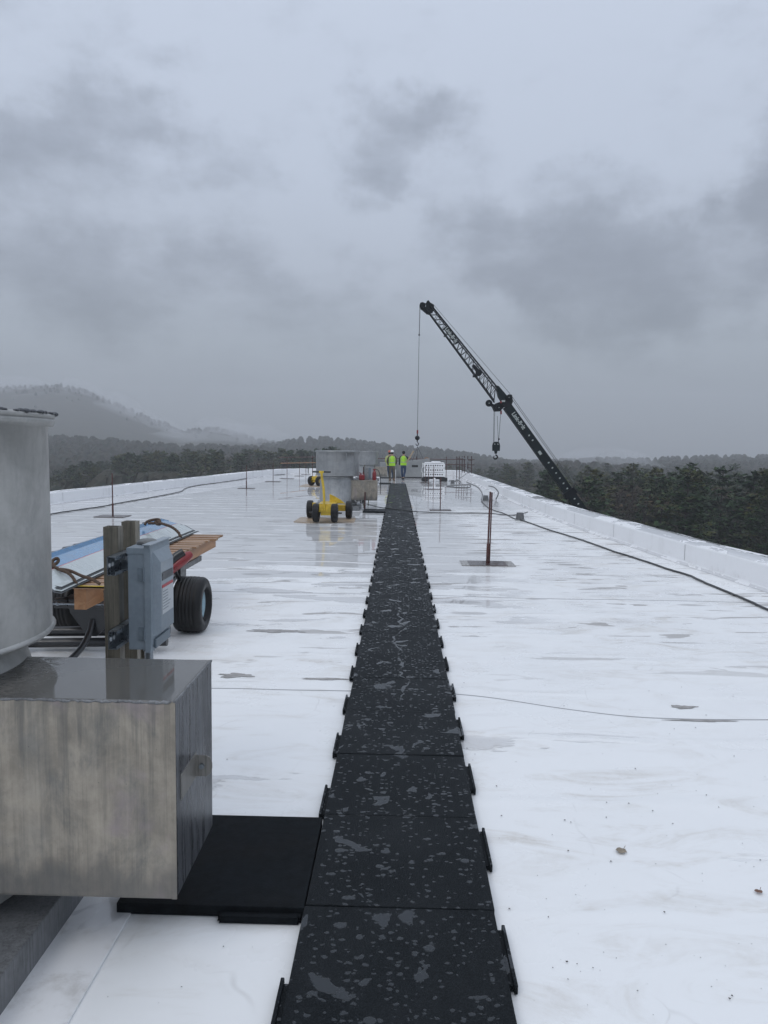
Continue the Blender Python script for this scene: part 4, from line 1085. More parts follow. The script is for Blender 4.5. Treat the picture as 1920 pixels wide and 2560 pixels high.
# ------------------------------------------------------------------ yellow carts
def ycart(loc, rz, label, upright=True):
    root = empty('yellow_cart', loc, rz)
    for (x, y_) in ((-.245, -.52), (.215, -.52), (-.525, .56), (.505, .56)):
        tyre('wheel', .235, .165, .10, root, (x, y_, .235), 4, M_YEL)
    b_ = MB().box((-.13, -.58, .17), (.13, .50, .40), bev=.015).box((-.42, .42, .20), (.42, .68, .36), bev=.012)
    b_.box((-.20, -.60, .26), (.20, -.46, .42), bev=.01)
    b_.build('chassis', M_YEL, root)
    MB().box((-.20, -.56, .40), (.22, .40, .46), bev=.01).build('tray', M_YEL, root)
    MB().prism([(0.02, .42), (.40, .42), (.47, .30), (.50, .42), (.36, .60), (.18, .74), (.02, .80)][:2]+[(.44, .40), (.33, .50), (.16, .60), (.02, .66)], .22, .26).build('gusset_plate', M_YEL, root)
    MB().box((-.44, .34, .22), (-.36, .44, .42), bev=.008).build('bracket', M_YEL, root)
    MB().cyl((-.42, -.52, .235), (.40, -.52, .235), .02, n=8).cyl((-.6, .56, .235), (.58, .56, .235), .02, n=8).build('axle', M_BLACK, root)
    if upright:
        h = MB().tube(spline([(-.03, -.60, .30), (-.035, -.63, .55), (-.05, -.66, .85), (-.085, -.70, 1.10), (-.10, -.71, 1.26)], 6), [.032]*25, 8)
        h.box((-.16, -.735, 1.235), (-.04, -.685, 1.29), bev=.01); hh = h.build('tow_handle', M_YEL, root)
        MB().cyl((-.33, -.71, 1.265), (-.16, -.71, 1.265), .022, n=10).build('grip', M_BLACK, hh)
        MB().cyl((-.04, -.71, 1.265), (.13, -.71, 1.265), .022, n=10).build('grip', M_BLACK, hh)
    else:
        h = MB().tube(spline([(-.0, -.5, .42), (-.1, -.3, .55), (-.25, .1, .62)], 6), .03, 8).build('tow_handle', M_YEL, root)
        MB().cyl((-.42, .1, .62), (-.08, .1, .62), .025, n=10).build('grip', M_BLACK, h)
        MB().box((-.3, .05, .70), (-.02, .3, .86), bev=.02).build('black_case', M_BLACK, root)
    tag(root, label, 'cart', 'yellow four-wheeled roof carts'); return root
ycart((-1.80, 18.95, .022), 0, 'yellow four-wheeled cart with upright T handle, in front of the middle fan')
ycart((-3.75, 36.2, .022), R(-30), 'yellow cart with folded handle, half hidden behind the middle fan', False)
def sheet(name, poly, label, z=.02):
    cx_, cy_ = sum(p[0] for p in poly)/len(poly), sum(p[1] for p in poly)/len(poly)
    n = len(poly); m_ = MB()
    m_.add([(x-cx_, y_-cy_, 0.001) for x, y_ in poly]+[(x-cx_, y_-cy_, z) for x, y_ in poly], [tuple(range(n-1, -1, -1)), tuple(range(n, 2*n))]+[(i, (i+1) % n, n+(i+1) % n, n+i) for i in range(n)])
    o = m_.build(name, M_PLY, None, (cx_, cy_, 0)); tag(o, label, 'plywood sheet'); return o
sheet('plywood_sheet', [(-2.62, 18.5), (-2.2, 18.28), (-1.95, 18.42), (-1.1, 18.62), (-1.12, 19.75), (-2.60, 19.72)], 'tan plywood sheet under the near yellow cart')
sheet('plywood_sheet', [(-4.75, 35.3), (-3.3, 34.9), (-3.25, 37.2), (-4.7, 37.3)], 'tan plywood sheet under the far yellow cart')

# ------------------------------------------------------------------ stanchions
def pud_mat():
    mt, q, b, geo = new_mat('silt_puddle')
    n = q.noise(geo.outputs['Position'], 12, 5)
    q.put(b.inputs['Base Color'], q.mix(q.step(n, .35, .65), (.24, .225, .21), (.36, .345, .33))); b.inputs['Roughness'].default_value = .07
    return mt
M_PUD = pud_mat()
def stanchion(x, y_, h, label, sleeve=True, plate=.75, rz=0.0, twin=False, lean=(0, 0)):
    root = empty('stanchion', (x, y_, 0), rz)
    p = MB().cyl((0, 0, .012), (lean[0], lean[1], h), .0155, n=10)
    p.build('pole', M_RUST, root)
    if twin: MB().cyl((.035, .01, .012), (.030+lean[0], .01+lean[1], h-.01), .012, n=10).build('pole', M_RUST, root)
    if sleeve: MB().cyl((0, 0, .012), (lean[0]*.3, lean[1]*.3, .34), .024, n=10).build('sleeve', M_RUST, root)
    MB().box((-plate/2, -plate*.4, .004), (plate/2, plate*.4, .016)).build('base_plate', M_RUSTD, root)
    tag(root, label, 'stanchion', 'rusty stanchions on the roof'); return root
stanchion(1.50, 12.21, 1.20, 'nearest rusty stanchion, twin-poled on overlapping plates right of the walkway', True, .62, 0, True, (.02, 0))
MB().box((-.44, -.24, .003), (.44, .30, .0035+.006)).build('steel_plate', M_PUD, None, (1.50, 12.2, 0))
tag(bpy.data.objects['steel_plate'], 'grey flat plate half under the plate of the nearest rusty stanchion', 'plate')
stanchion(-7.50, 19.25, 1.14, 'leftmost rusty stanchion, alone between the near fan and the walkway', True, .78)
stanchion(1.314, 22.92, 1.02, 'rusty stanchion right of the walkway level with the middle fan', False, .66)
stanchion(-6.80, 33.0, 1.05, 'rusty stanchion second from the left, midway down the left roof side', True, .7)
stanchion(1.64, 34.4, 1.08, 'taller of two thin stanchions sharing a spot in front of the white pallet load', False, .62)
stanchion(1.42, 34.7, 1.06, 'thin stanchion just left of its taller twin before the white pallet load', False, .5)
stanchion(1.50, 41.0, 1.0, 'short stanchion standing right against the white pallet load', False, .62)
stanchion(-6.75, 39.77, .98, 'rusty stanchion third from the left near the far left corner', False, .8)
stanchion(-6.58, 43.64, 1.30, 'tall stanchion carrying the left end of the far guard rails', False, .8)
stanchion(-6.42, 47.9, .98, 'slim stanchion behind the left end of the far guard rails', False, .6)
stanchion(-6.31, 50.4, .98, 'farthest stanchion in the far left roof corner', False, .6)

# ------------------------------------------------------------------ guard rails at the far end
gr = empty('guard_rail', (-6.9, 44.0, 0))
MB().cyl((-.25, 0, 1.25), (2.6, 8, 1.22), .022, n=8).build('rail', M_RUST, gr)
MB().cyl((-.12, 0, .90), (2.4, 7.6, .85), .022, n=8).build('rail', M_PINEY, gr)
MB().cyl((1.25, 4.6, 0), (1.25, 4.6, 1.32), .022, n=8).build('post', M_RUST, gr)
tag(gr, 'thin rusty guard rail crossing the far left roof corner', 'guard rail')
gr = empty('guard_rail', (-3.0, 52.0, 0))
MB().cyl((0, 0, 1.15), (8.3, -.1, 1.16), .024, n=8).build('rail', M_RUST, gr)
MB().cyl((6.0, 0, .80), (8.3, -.1, .80), .024, n=8).build('rail', M_RUST, gr)
for x in (.0, 1.2, 4.25, 6.35): MB().cyl((x, 0, 0), (x, 0, 1.35), .022, n=8).build('post', M_RUST, gr)
tag(gr, 'long guard rail behind the workers along the far roof end', 'guard rail')
sc_ = empty('scaffold_guard', (4.4, 47.5, 0))
pp = [(1142, 1141, 1182), (1148.5, 1141, 1184), (1155.5, 1141, 1186), (1161, 1140, 1188), (1169.6, 1140, 1189), (1179, 1140, 1190)]
for i, (px, ya, yb) in enumerate(pp):
    Yd = 49.5-i*.5; a, b_ = at_depth(px, ya, Yd), at_depth(px, yb, Yd)
    MB().cyl((b_.x-4.4, Yd-47.5, -.1), (a.x-4.4, Yd-47.5, a.z), .028, n=8).build('upright', M_RAIL, sc_)
for ya, yb in ((1146, 1151), (1160, 1171)):
    a, b_ = at_depth(1141, ya, 49.5), at_depth(1180, yb, 47.0)
    MB().cyl((a.x-4.4, 49.5-47.5, a.z), (b_.x-4.4, 47.0-47.5, b_.z), .028, n=8).build('ledger', M_RAIL, sc_)
a = [at_depth(x, y_, 47.2)-Vector((4.4, 47.5, 0)) for x, y_ in ((1155, 1144), (1163, 1147), (1169, 1152), (1166, 1166), (1168, 1175), (1172, 1181), (1173, 1189))]
MB().tube(spline(a, 5), .035, 8).build('hose', M_RAILG, sc_)
tag(sc_, 'cluster of rusty scaffold uprights over the far end of the right parapet', 'scaffold')

# ------------------------------------------------------------------ load, pallet, boxes
ld = empty('duct_section', (.9, 47.4, 0))
MB().prism([(-1.06, .06), (1.06, .06), (1.06, 1.25), (.62, 1.20), (-1.06, .95)], -.4, .6).build('duct_shell', M_DUCTG, ld)
MB().box((-1.06, -.42, .02), (1.08, .62, .08)).build('base_shadow', M_BLACK, ld)  # black slab stands in for the shadow under the duct
MB().box((-.06, -.405, .70), (.34, -.402, .84)).build('label_plate', M_BLACK, ld)
text_mesh('NO STEP', .07, T(.14, -.408, .77, rx=PI/2), 'lettering', M_LETTER, ld, .001) if False else None
MB().tube(spline([(.75, -.1, 1.22), (.85, -.1, 1.32), (1.0, -.1, 1.25), (1.02, -.2, 1.1)], 5), .02, 6).build('lifting_strap', M_PINEY, ld)
tag(ld, 'large grey duct section with a slanted top hanging in the crane sling behind the workers', 'duct')
d2 = empty('duct_section', (-.65, 46.9, 0))
MB().prism([(-.52, .05), (.46, .05), (.46, .93), (-.52, .98)], -.4, .5).build('duct_shell', M_DUCTG, d2)
MB().box((-.53, -.41, .01), (.47, .51, .06)).build('base_shadow', M_BLACK, d2)  # dark slab modelled as the shade at the duct's foot
tag(d2, 'smaller grey duct section half hidden behind the worker in the white helmet', 'duct')
sg = empty('lifting_sling', (1.187, 47.3, 2.02))
for dx_, dy_, dz_ in ((-.33, -.3, -1.0), (.0, .3, -.86), (.37, -.3, -.80)): MB().cyl((0, 0, 0), (dx_, dy_, dz_), .012, n=6).build('sling_leg', M_WIRE, sg)
tag(sg, 'three-legged wire sling between the crane ball hook and the duct', 'sling')

pw = empty('pallet_load', (2.06, 42.95, 0))
MB().box((-.72, -.45, .02), (-.35, .5, .24), bev=.03).box((.32, -.45, .02), (.76, .5, .24), bev=.03).box((-.6, -.4, .14), (.6, .45, .28), bev=.02).build('black_skid', M_BLACK, pw)
tray_m = MB()
for i in range(3):
    z0 = .29+i*.255
    tb = MB().box((-.60, -.5, z0), (.60, .5, z0+.235), bev=.02); tb.build('white_tray', M_WHITE, pw)
    hb_ = MB()
    for k in range(8): hb_.box((-.50+k*.130, -.503, z0+.09), (-.43+k*.130, -.495, z0+.165))
    hb_.build('slot_row', M_BLACK, pw)
cap = MB().box((-.55, -.45, 1.055), (.57, .45, 1.10), bev=.02).box((-.16, -.4, 1.09), (.36, .4, 1.16), bev=.03); cap.build('plastic_cover', M_WHITE, pw)
wv_ = MB(); rw = random.Random(6); vs = []; fs = []
for i in range(9):
    for j in range(5): vs.append((-.62-.06*rw.random()-(.05 if 2 < i < 6 else 0), -.5+j*.25, .25+i*.1))
for i in range(8):
    for j in range(4): fs.append((i*5+j, i*5+j+1, (i+1)*5+j+1, (i+1)*5+j))
wv_.add(vs, fs); o = wv_.build('loose_wrap', M_WHITE, pw); md = o.modifiers.new('thick', 'SOLIDIFY'); md.thickness = .01
tag(pw, 'white plastic-wrapped stack of slotted trays on a black skid, right of the workers', 'pallet load')
# plank carried by the right worker
pl_ = empty('plank', (.64, 44.75, 1.3))
MB().box((-.05, -.02, -.40), (.05, .02, .42), T(.045, 0, .08, ry=R(30)), bev=.004).build('board', M_PLY, pl_)
bpy.data.objects.remove(pl_.children[0]) if False else None
tag(pl_, 'light wooden board held up by the worker in blue jeans', 'board')

# vents and drains
def dome(x, y_, h, r_, label, tilt=0.0):
    root = empty('roof_drain', (x, y_, 0))
    MB().lathe([(r_*1.35, .002), (r_*1.35, .02), (r_*1.05, .025)], 24).build('flange', M_CONC, root)
    d = MB().lathe([(r_*1.05, .02), (r_*.98, h*.3), (r_*.78, h*.95), (r_*.72, h), (0, h)], 24)
    for k in range(12):
        a = k*PI/6; p0 = Vector((math.cos(a)*r_*1.06, math.sin(a)*r_*1.06, .02)); p1 = Vector((math.cos(a)*r_*.80, math.sin(a)*r_*.80, h*.97)); d.cyl(p0, p1, .008, n=5)
    d.build('strainer', M_DRAIN, root)
    tag(root, label, 'drain strainer', 'ribbed drain strainers along the right parapet'); return root
dome(3.30, 19.95, .21, .105, 'nearest ribbed grey drain strainer, beside the cable at the right parapet')
dome(3.21, 27.1, .22, .10, 'second ribbed grey drain strainer, right of the nearest rusty stanchion top')
dome(2.93, 40.0, .19, .10, 'farthest ribbed grey drain strainer, below the scaffold uprights')
r = empty('vent_pipe', (2.0, 41.2, 0)); MB().lathe([(.06, 0), (.06, .1), (.075, .13), (.075, .22), (.04, .27), (0, .28)], 16).build('vent_cap', M_WHITE, r)
tag(r, 'tiny white vent cap in front of the white pallet load', 'vent')

# cables
def cable(pts, r_, label, jit=.0, z=.0, k=6):
    P = [ground_at(px, py, z+r_) for px, py in pts] if len(pts[0]) == 2 else [Vector(p) for p in pts]
    sp = spline(P, k); o_ = sp[0].copy(); rj = random.Random(len(pts))
    q_ = []
    for i, p in enumerate(sp): q_.append(p-o_+Vector((rj.uniform(-1, 1)*jit, rj.uniform(-1, 1)*jit, abs(rj.gauss(0, 1))*jit*.3)))
    root = empty('cable', tuple(o_)); MB().tube(q_, r_, 7).build('sheath', M_CABLE, root)
    tag(root, label, 'cable'); return root
cable([(1166,1205),(1193,1217),(1206,1234),(1204,1252),(1219,1268),(1238,1277),(1261,1284),(1287,1297),(1313,1303.5),(1374,1325),(1417,1338),(1478,1358),(1530,1377),(1569,1389),(1612,1403),(1677,1425),(1721,1438),(1764,1457.6),(1829,1484),(1873,1503),(1920,1525),(2050,1585)], .016, 'long black cable lying along the right parapet out of the frame', .006)
cable([(60,1300),(120,1286.5),(192,1275),(256.5,1266),(279,1261),(302,1257),(348,1249),(403,1239),(451,1229),(463,1221),(495,1213),(550,1206),(595.5,1199.4),(632,1193.5),(664,1189),(712,1185.7)], .017, 'long thin black cable lying along the left parapet', .01)
A = [ground_at(px, py, z) for px, py, z in ((889.6, 1257, .12), (911, 1259, .14), (947, 1268, .08), (967, 1270.5, .075), (1002, 1275, .07), (1038, 1279, .06), (1060, 1280, .02), (1110, 1282.4, .02), (1182, 1282.4, .02), (1230, 1284, .02), (1272, 1288, .02), (1300, 1285.5, .02), (1319, 1280, .02))]
cable(A, .013, 'black cable crossing over the walkway from the middle fan to the right drain', .004)
cable([(1117,1215),(1128,1213),(1150,1212),(1175,1212),(1174,1217.6),(1159,1219),(1135,1217.6),(1117,1215.5)], .018, 'flat loop of grey cable near the farthest drain strainer')
cable([(1137,1203),(1147,1201),(1151.6,1205),(1148.5,1209)], .02, 'short curled hose right beside the farthest drain strainer')
B = [at_depth(1222, 1215, 30.5), at_depth(1236, 1219, 29.5), at_depth(1246, 1232, 28.5), ground_at(1240, 1248, .02)]
cable([tuple(p) for p in B], .022, 'bent black hose hanging down the inside of the right parapet')
cable([(4.2, 46.0, .38), (4.0, 45.0, .30), (3.5, 44.3, .06), (3.0, 43.9, .03)], .015, 'thin cable running from the right parapet to the white pallet load')

# ------------------------------------------------------------------ people
def person(x, y_, rz, H, label, legs, armsL, armsR, upper, trousers, vest, hat, hatmat, boot, sleeve_only=False, brim=True, hold=False):
    """local frame: faces +Y, feet at z 0; armsL / armsR = (elbow, wrist) in local metres"""
    root = empty('person', (x, y_, 0), rz); s = H/1.78
    hip = .93
    V = [(0, 0, .97), (0, 0, 1.12), (0, .0, 1.30), (0, -.01, 1.45), (0, 0, 1.53), (0, .01, 1.62), (0, .015, 1.70)]
    Rr = [(.135, .11), (.13, .10), (.16, .115), (.12, .09), (.055, .055), (.075, .085), (.068, .078)]
    E_ = [(i, i+1) for i in range(6)]
    def chain(start, pts, rads):
        k = start
        for p, r_ in zip(pts, rads): V.append(p); Rr.append(r_); E_.append((k, len(V)-1)); k = len(V)-1
        return k
    hands = []
    for sx, (kn, an) in ((-1, legs[0]), (1, legs[1])):
        k = chain(0, [(sx*.10, 0, .90), kn, an, (an[0], an[1]+.10, .035)], [.085, .058, .042, .035])
    for sx, (el_, wr) in ((-1, armsL), (1, armsR)):
        k = chain(3, [(sx*.19, -.01, 1.42), el_, wr], [.055, .042, .030])
        d = (Vector(wr)-Vector(el_)).normalized(); side = d.cross(Vector((0, 0, 1)) if abs(d.z) < .9 else Vector((1, 0, 0))).normalized()
        palm = Vector(wr)+d*.08; k = chain(k, [tuple(palm)], [(.034, .018)])
        hands.append((palm, d, side, sx))
    sc3 = lambda P: [tuple(Vector(p)*s) for p in P]
    rs3 = lambda P: [tuple(c*s for c in r_) if isinstance(r_, tuple) else r_*s for r_ in P]
    body = skin('body', sc3(V), E_, rs3(Rr), M_SKIN, root, 0, 2)
    for palm, d, side, sx in hands:                          # five fingers, unequal and bent
        curl = side.cross(d)
        hv = []; he = []; hr = []
        for i, L in enumerate((.070, .078, .074, .060)):
            b0 = palm+side*(-.026+i*.017); p1 = b0+d*L*.55; p2 = p1+(d*.6+curl*.5).normalized()*L*.45
            k = len(hv); hv += [b0-d*.02, p1, p2]; he += [(k, k+1), (k+1, k+2)]; hr += [.010, .009, .008]
        b0 = palm-d*.04-side*.03; k = len(hv); hv += [b0, b0-side*.025+d*.035, b0-side*.022+d*.062]; he += [(k, k+1), (k+1, k+2)]; hr += [.012, .010, .009]
        skin('fingers', sc3(hv), he, rs3(hr), M_SKIN, body, 0, 1)
    # face: nose, eyes, mouth, ears on the head (turned away from the camera)
    fc = MB().ball((0, .095*s, 1.655*s), .014*s, 8, (.8, 1.2, 1.5)); fc.ball((-.078*s, .0, 1.655*s), .02*s, 8, (.4, .8, 1.4)).ball((.078*s, .0, 1.655*s), .02*s, 8, (.4, .8, 1.4))
    fc.build('nose_and_ears', M_SKIN, body)
    MB().ball((-.03*s, .083*s, 1.675*s), .009*s, 8).ball((.03*s, .083*s, 1.675*s), .009*s, 8).box((-.025*s, .083*s, 1.612*s), (.025*s, .092*s, 1.618*s)).build('eyes_and_mouth', M_HAIR, body)
    # clothes
    JV = [(0, 0, .93), (0, 0, 1.12), (0, 0, 1.30), (0, -.01, 1.46)]; JR = [(.17, .13), (.165, .13), (.195, .14), (.13, .105)]; JE = [(0, 1), (1, 2), (2, 3)]
    for sx, (el_, wr) in ((-1, armsL), (1, armsR)):
        k = len(JV); JV += [(sx*.20, -.01, 1.42), el_, wr]; JR += [.075, .062, .048]; JE += [(3, k), (k, k+1), (k+1, k+2)]
    skin('jacket', sc3(JV), JE, rs3(JR), upper, root, 0, 2)
    TV = [(0, 0, .98), (0, 0, .90)]; TR = [(.165, .13), (.15, .125)]; TE = [(0, 1)]
    for sx, (kn, an) in ((-1, legs[0]), (1, legs[1])):
        k = len(TV); TV += [(sx*.095, 0, .80), kn, (an[0], an[1], an[2]+.02)]; TR += [.105, .078, .068]; TE += [(1, k), (k, k+1), (k+1, k+2)]
    skin('trousers', sc3(TV), TE, rs3(TR), trousers, root, 0, 2)
    for kn, an in legs:
        MB().ball((an[0]*s, (an[1]+.05)*s, (an[2]-.02)*s), .06*s, 10, (.85, 1.0, 1.0)).box(((an[0]-.048)*s, (an[1]-.07)*s, max(0, an[2]-.105)*s), ((an[0]+.048)*s, (an[1]+.20)*s, (an[2]-.02)*s), bev=.02).build('boot', boot, root)
    if vest:
        prof = [(.195, .145, .90), (.198, .15, 1.05), (.205, .155, 1.22), (.215, .16, 1.34), (.20, .15, 1.43), (.12, .10, 1.49)]
        m_ = MB(); n = 24; vs = []; fs = []
        for a_, b2, z in prof:
            for i in range(n): t_ = 2*PI*i/n; vs.append((a_*math.cos(t_)*s, b2*math.sin(t_)*s-.005, z*s))
        for j in range(len(prof)-1):
            for i in range(n): k = (i+1) % n; fs.append((j*n+i, j*n+k, (j+1)*n+k, (j+1)*n+i))
        m_.add(vs, fs, sm=True); vo = m_.build('vest', vest, root)
        tb = MB()
        for z in (1.10,):
            vs = []; fs = []
            for zz, a_ in ((z-.022, .204), (z+.022, .206)):
                for i in range(n): t_ = 2*PI*i/n; vs.append((a_*math.cos(t_)*s, (a_-.047)*math.sin(t_)*s-.005, zz*s))
            for i in range(n): k = (i+1) % n; fs.append((i, k, n+k, n+i))
            tb.add(vs, fs, sm=True)
        tb.build('reflective_band', M_TAPE, vo)
        for sx in (-1, 1): MB().tube([(sx*.155*s, -.16*s, 1.12*s), (sx*.15*s, -.165*s, 1.30*s), (sx*.135*s, -.12*s, 1.46*s), (sx*.13*s, 0, 1.50*s)], .014*s, 6).build('shoulder_strip', M_TAPE, vo)
    # hair and headgear
    MB().ball((0, -.008*s, 1.675*s), .092*s, 14, (.92, 1.05, .95)).build('hair', M_HAIR, root)
    if hat == 'helmet':
        h_ = MB().lathe([(.125*s, 1.715*s), (.128*s, 1.722*s), (.112*s, 1.73*s), (.108*s, 1.77*s), (.088*s, 1.815*s), (.05*s, 1.84*s), (0, 1.846*s)], 24, Matrix.Diagonal((.95, 1.15, 1, 1)))
        h_.build('helmet', hatmat, root)
    else:
        MB().lathe([(.104*s, 1.665*s), (.108*s, 1.70*s), (.10*s, 1.76*s), (.07*s, 1.80*s), (0, 1.815*s)], 20, Matrix.Diagonal((.95, 1.1, 1, 1))).build('beanie', hatmat, root)
    tag(root, label, 'person'); return root
ST = (((-.12, .02, .50), (-.13, 0, .10)), ((.13, .02, .50), (.15, 0, .10)))
person(-.375, 42.62, R(4), 1.72, 'worker in white helmet, lime vest and olive trousers seen from behind', ST,
       ((-.27, .02, 1.15), (-.22, .18, .95)), ((.27, .02, 1.15), (.24, .20, .98)), M_JACKB, M_KHAKI, M_HIVIS, 'helmet', M_HATW, M_BOOT)
person(.30, 45.0, R(-4), 1.70, 'worker in dark cap, lime vest and blue jeans walking away toward the duct',
       (((-.10, .03, .50), (-.06, .10, .10)), ((.10, .05, .51), (.03, -.14, .12))),
       ((-.25, .02, 1.15), (-.26, .05, .90)), ((.33, .03, 1.24), (.40, .12, 1.34)), M_JACKD, M_JEANS, M_HIVIS, 'beanie', M_HAIR, M_JACKD)
person(-.53, 43.7, R(-12), 1.70, 'worker in orange helmet and pale yellow jacket, mostly hidden behind the white helmet',
       (((-.04, .03, .50), (.02, .06, .10)), ((.20, .02, .50), (.26, 0, .10))),
       ((-.25, .06, 1.14), (-.20, .22, 1.0)), ((.25, .06, 1.14), (.20, .22, 1.0)), M_HIVISY, M_JEANS, M_HIVISY, 'helmet', M_HATO, M_BOOT)

# ------------------------------------------------------------------ crane
YC = 47.3
cr0 = empty('mobile_crane', (19.2, YC, GZ))
def cp(x, z, y_=0.0): return Vector((x-19.2, y_, z-GZ))
bd_ = Vector((.604, 0, -.797)); bp = Vector((.797, 0, .604))        # along the boom going down; across it toward the upper side
B0 = Vector((6.72, 0, 4.72)); LEN = 20.4
def quadbeam(mb_, p, q, wa, wb, d_, per):
    """box beam from p to q, width wa/wb across 'per', depth d_ along Y"""
    vs = []
    for c_, w_ in ((p, wa), (q, wb)):
        for sy in (-1, 1):
            for sw in (-1, 1): vs.append(c_+per*sw*w_/2+Vector((0, sy*d_/2, 0)))
    mb_.add(vs, [(0, 1, 3, 2), (4, 6, 7, 5), (0, 4, 5, 1), (2, 3, 7, 6), (0, 2, 6, 4), (1, 5, 7, 3)]); return mb_
def L0(v_): return v_-Vector((19.2, 0, GZ))
m_ = MB(); quadbeam(m_, L0(B0+bd_*.1), L0(B0+bd_*LEN), .545, .66, .5, bp)
quadbeam(m_, L0(B0+bd_*9.0), L0(B0+bd_*LEN), .70, .72, .58, bp)
boom = m_.build('boom', M_CRANEG, cr0)
ang = math.atan2(-.797, .604)
def BM(dist, off, y_=-.252): 
    p = L0(B0+bd_*dist+bp*off)+Vector((0, y_, 0))
    return Matrix.Translation(p) @ Matrix.Rotation(-ang, 4, 'Y') @ Matrix.Rotation(PI/2, 4, 'X')
text_mesh('Link-Belt', .36, BM(1.28, .02, -.262), 'boom_lettering', M_LETTER, boom, .003, .012, .95)
dd = []
for t_ in (2.42, 2.80): dd.append(t_)
q0 = 4.55
for i in range(21): dd.append(q0+i*.405)
for t_ in dd:
    wd_ = -.30 if t_ > 8.9 else -.262
    MB().lathe([(0, 0), (.058, 0), (.058, .004), (0, .004)], 14, BM(t_, .02, wd_) @ Matrix.Diagonal((.8, 1.1, 1, 1))).build('white_dot', M_LETTER, boom)
MB().box((-.13, -.085, 0), (.13, .085, .004), BM(3.72, -.06, -.262)).build('white_plate', M_LETTER, boom)
# collar near the parapet, where the boom lift cylinder pins on
m_ = MB(); quadbeam(m_, L0(B0+bd_*6.72), L0(B0+bd_*7.15), .72, .86, .62, bp); m_.build('boom_collar', M_CRANE, cr0)
# boom head
hd = MB(); a = L0(B0)
hd.prism([(p.x, p.z) for p in [L0(Vector(q_)) for q_ in ((6.40, 0, 4.72), (6.62, 0, 5.20), (6.86, 0, 5.36), (7.05, 0, 5.32), (7.12, 0, 4.90), (7.04, 0, 4.70), (6.52, 0, 4.52))]], -.3, .3)
hd.build('boom_head', M_CRANE, cr0)
hm = MB()
hm.prism([(p.x, p.z) for p in [L0(Vector(q_)) for q_ in ((6.08, 0, 5.90), (6.22, 0, 5.84), (6.75, 0, 5.25), (6.45, 0, 4.85), (6.22, 0, 5.22), (6.12, 0, 5.60))]], -.32, .32)
hm.build('jib_bracket', M_CRANEG, cr0)
lo = MB()
lo.prism([(p.x, p.z) for p in [L0(Vector(q_)) for q_ in ((6.50, 0, 4.95), (6.62, 0, 4.60), (6.35, 0, 4.30), (6.0, 0, 4.28), (5.85, 0, 4.60), (6.05, 0, 4.78))]], -.25, .25)
lo.build('sheave_frame', M_CRANE, cr0)
for x, z, r_ in ((5.62, 4.78, .215), (6.25, 4.52, .19), (6.86, 5.16, .17)):
    p = L0(Vector((x, 0, z)))
    MB().cyl(p+Vector((0, -.34, 0)), p+Vector((0, -.24, 0)), r_, n=24).cyl(p+Vector((0, -.36, 0)), p+Vector((0, -.22, 0)), r_*.28, n=12).build('sheave', M_CRANE, cr0)
    MB().cyl(p+Vector((0, -.365, 0)), p+Vector((0, -.36, 0)), r_*.14, n=12).build('sheave_pin', M_LETTER, cr0)
quad = MB(); quadbeam(quad, L0(Vector((5.62, 0, 4.78))), L0(Vector((6.1, 0, 4.55))), .16, .22, .2, Vector((.45, 0, .9)).normalized()); quad.build('sheave_arm', M_CRANE, cr0)
MB().box((-.10, -.34, -.05), (.12, -.30, .06), Matrix.Translation(L0(Vector((6.50, 0, 4.92))))).build('white_gusset', M_LETTER, cr0)
MB().box((-.05, -.36, -.07), (.05, -.31, .07), Matrix.Translation(L0(Vector((6.36, 0, 4.86))))).build('red_pin', M_RED, cr0)
# lattice jib
J0, J1 = Vector((1.60, 0, 10.50)), Vector((6.03, 0, 4.74)); K0, K1 = Vector((2.06, 0, 10.67)), Vector((6.27, 0, 5.71))
jd = (J1-J0).normalized()
def jp(t_, w_, y_): return L0(J0.lerp(J1, t_).lerp(K0.lerp(K1, t_), w_))+Vector((0, y_, 0))
FR = [(0.0, -.28), (.70, -.34), (.20, .30), (1.0, .24)]
ch = MB()
for i, (w_, y_) in enumerate(FR): ch.cyl(jp(-.03, w_, y_*(.6)), jp(.985, w_, y_), .048 if i in (0, 3) else .034, n=8)
jib = ch.build('jib_chords', M_CRANE, cr0)
lc = MB(); n = 17
for i in range(n):
    t0, t1, tm_ = .05+.93*i/n, .05+.93*(i+1)/n, .05+.93*(i+.5)/n
    for a_, b_ in ((0, 1), (2, 3), (0, 2), (1, 3)):
        lc.cyl(jp(t0, *FR[a_]), jp(tm_, *FR[b_]), .017, n=5, cap=False); lc.cyl(jp(tm_, *FR[b_]), jp(t1, *FR[a_]), .017, n=5, cap=False)
lc.build('jib_lacing', M_CRANE, cr0)
pn = MB(); quadbeam(pn, jp(.215, .52, -.36), jp(.395, .50, -.36), .30, .30, .02, Vector((.793, 0, .609))); jpn = pn.build('name_board', M_CRANE, cr0)
pj = jp(.305, .52, -.375)
MJ = Matrix.Translation(pj) @ Matrix.Rotation(-math.atan2(jd.z, jd.x), 4, 'Y') @ Matrix.Rotation(PI/2, 4, 'X')
text_mesh('Link-Belt', .32, MJ, 'jib_lettering', M_LETTER, jpn, .003, .010, .95)
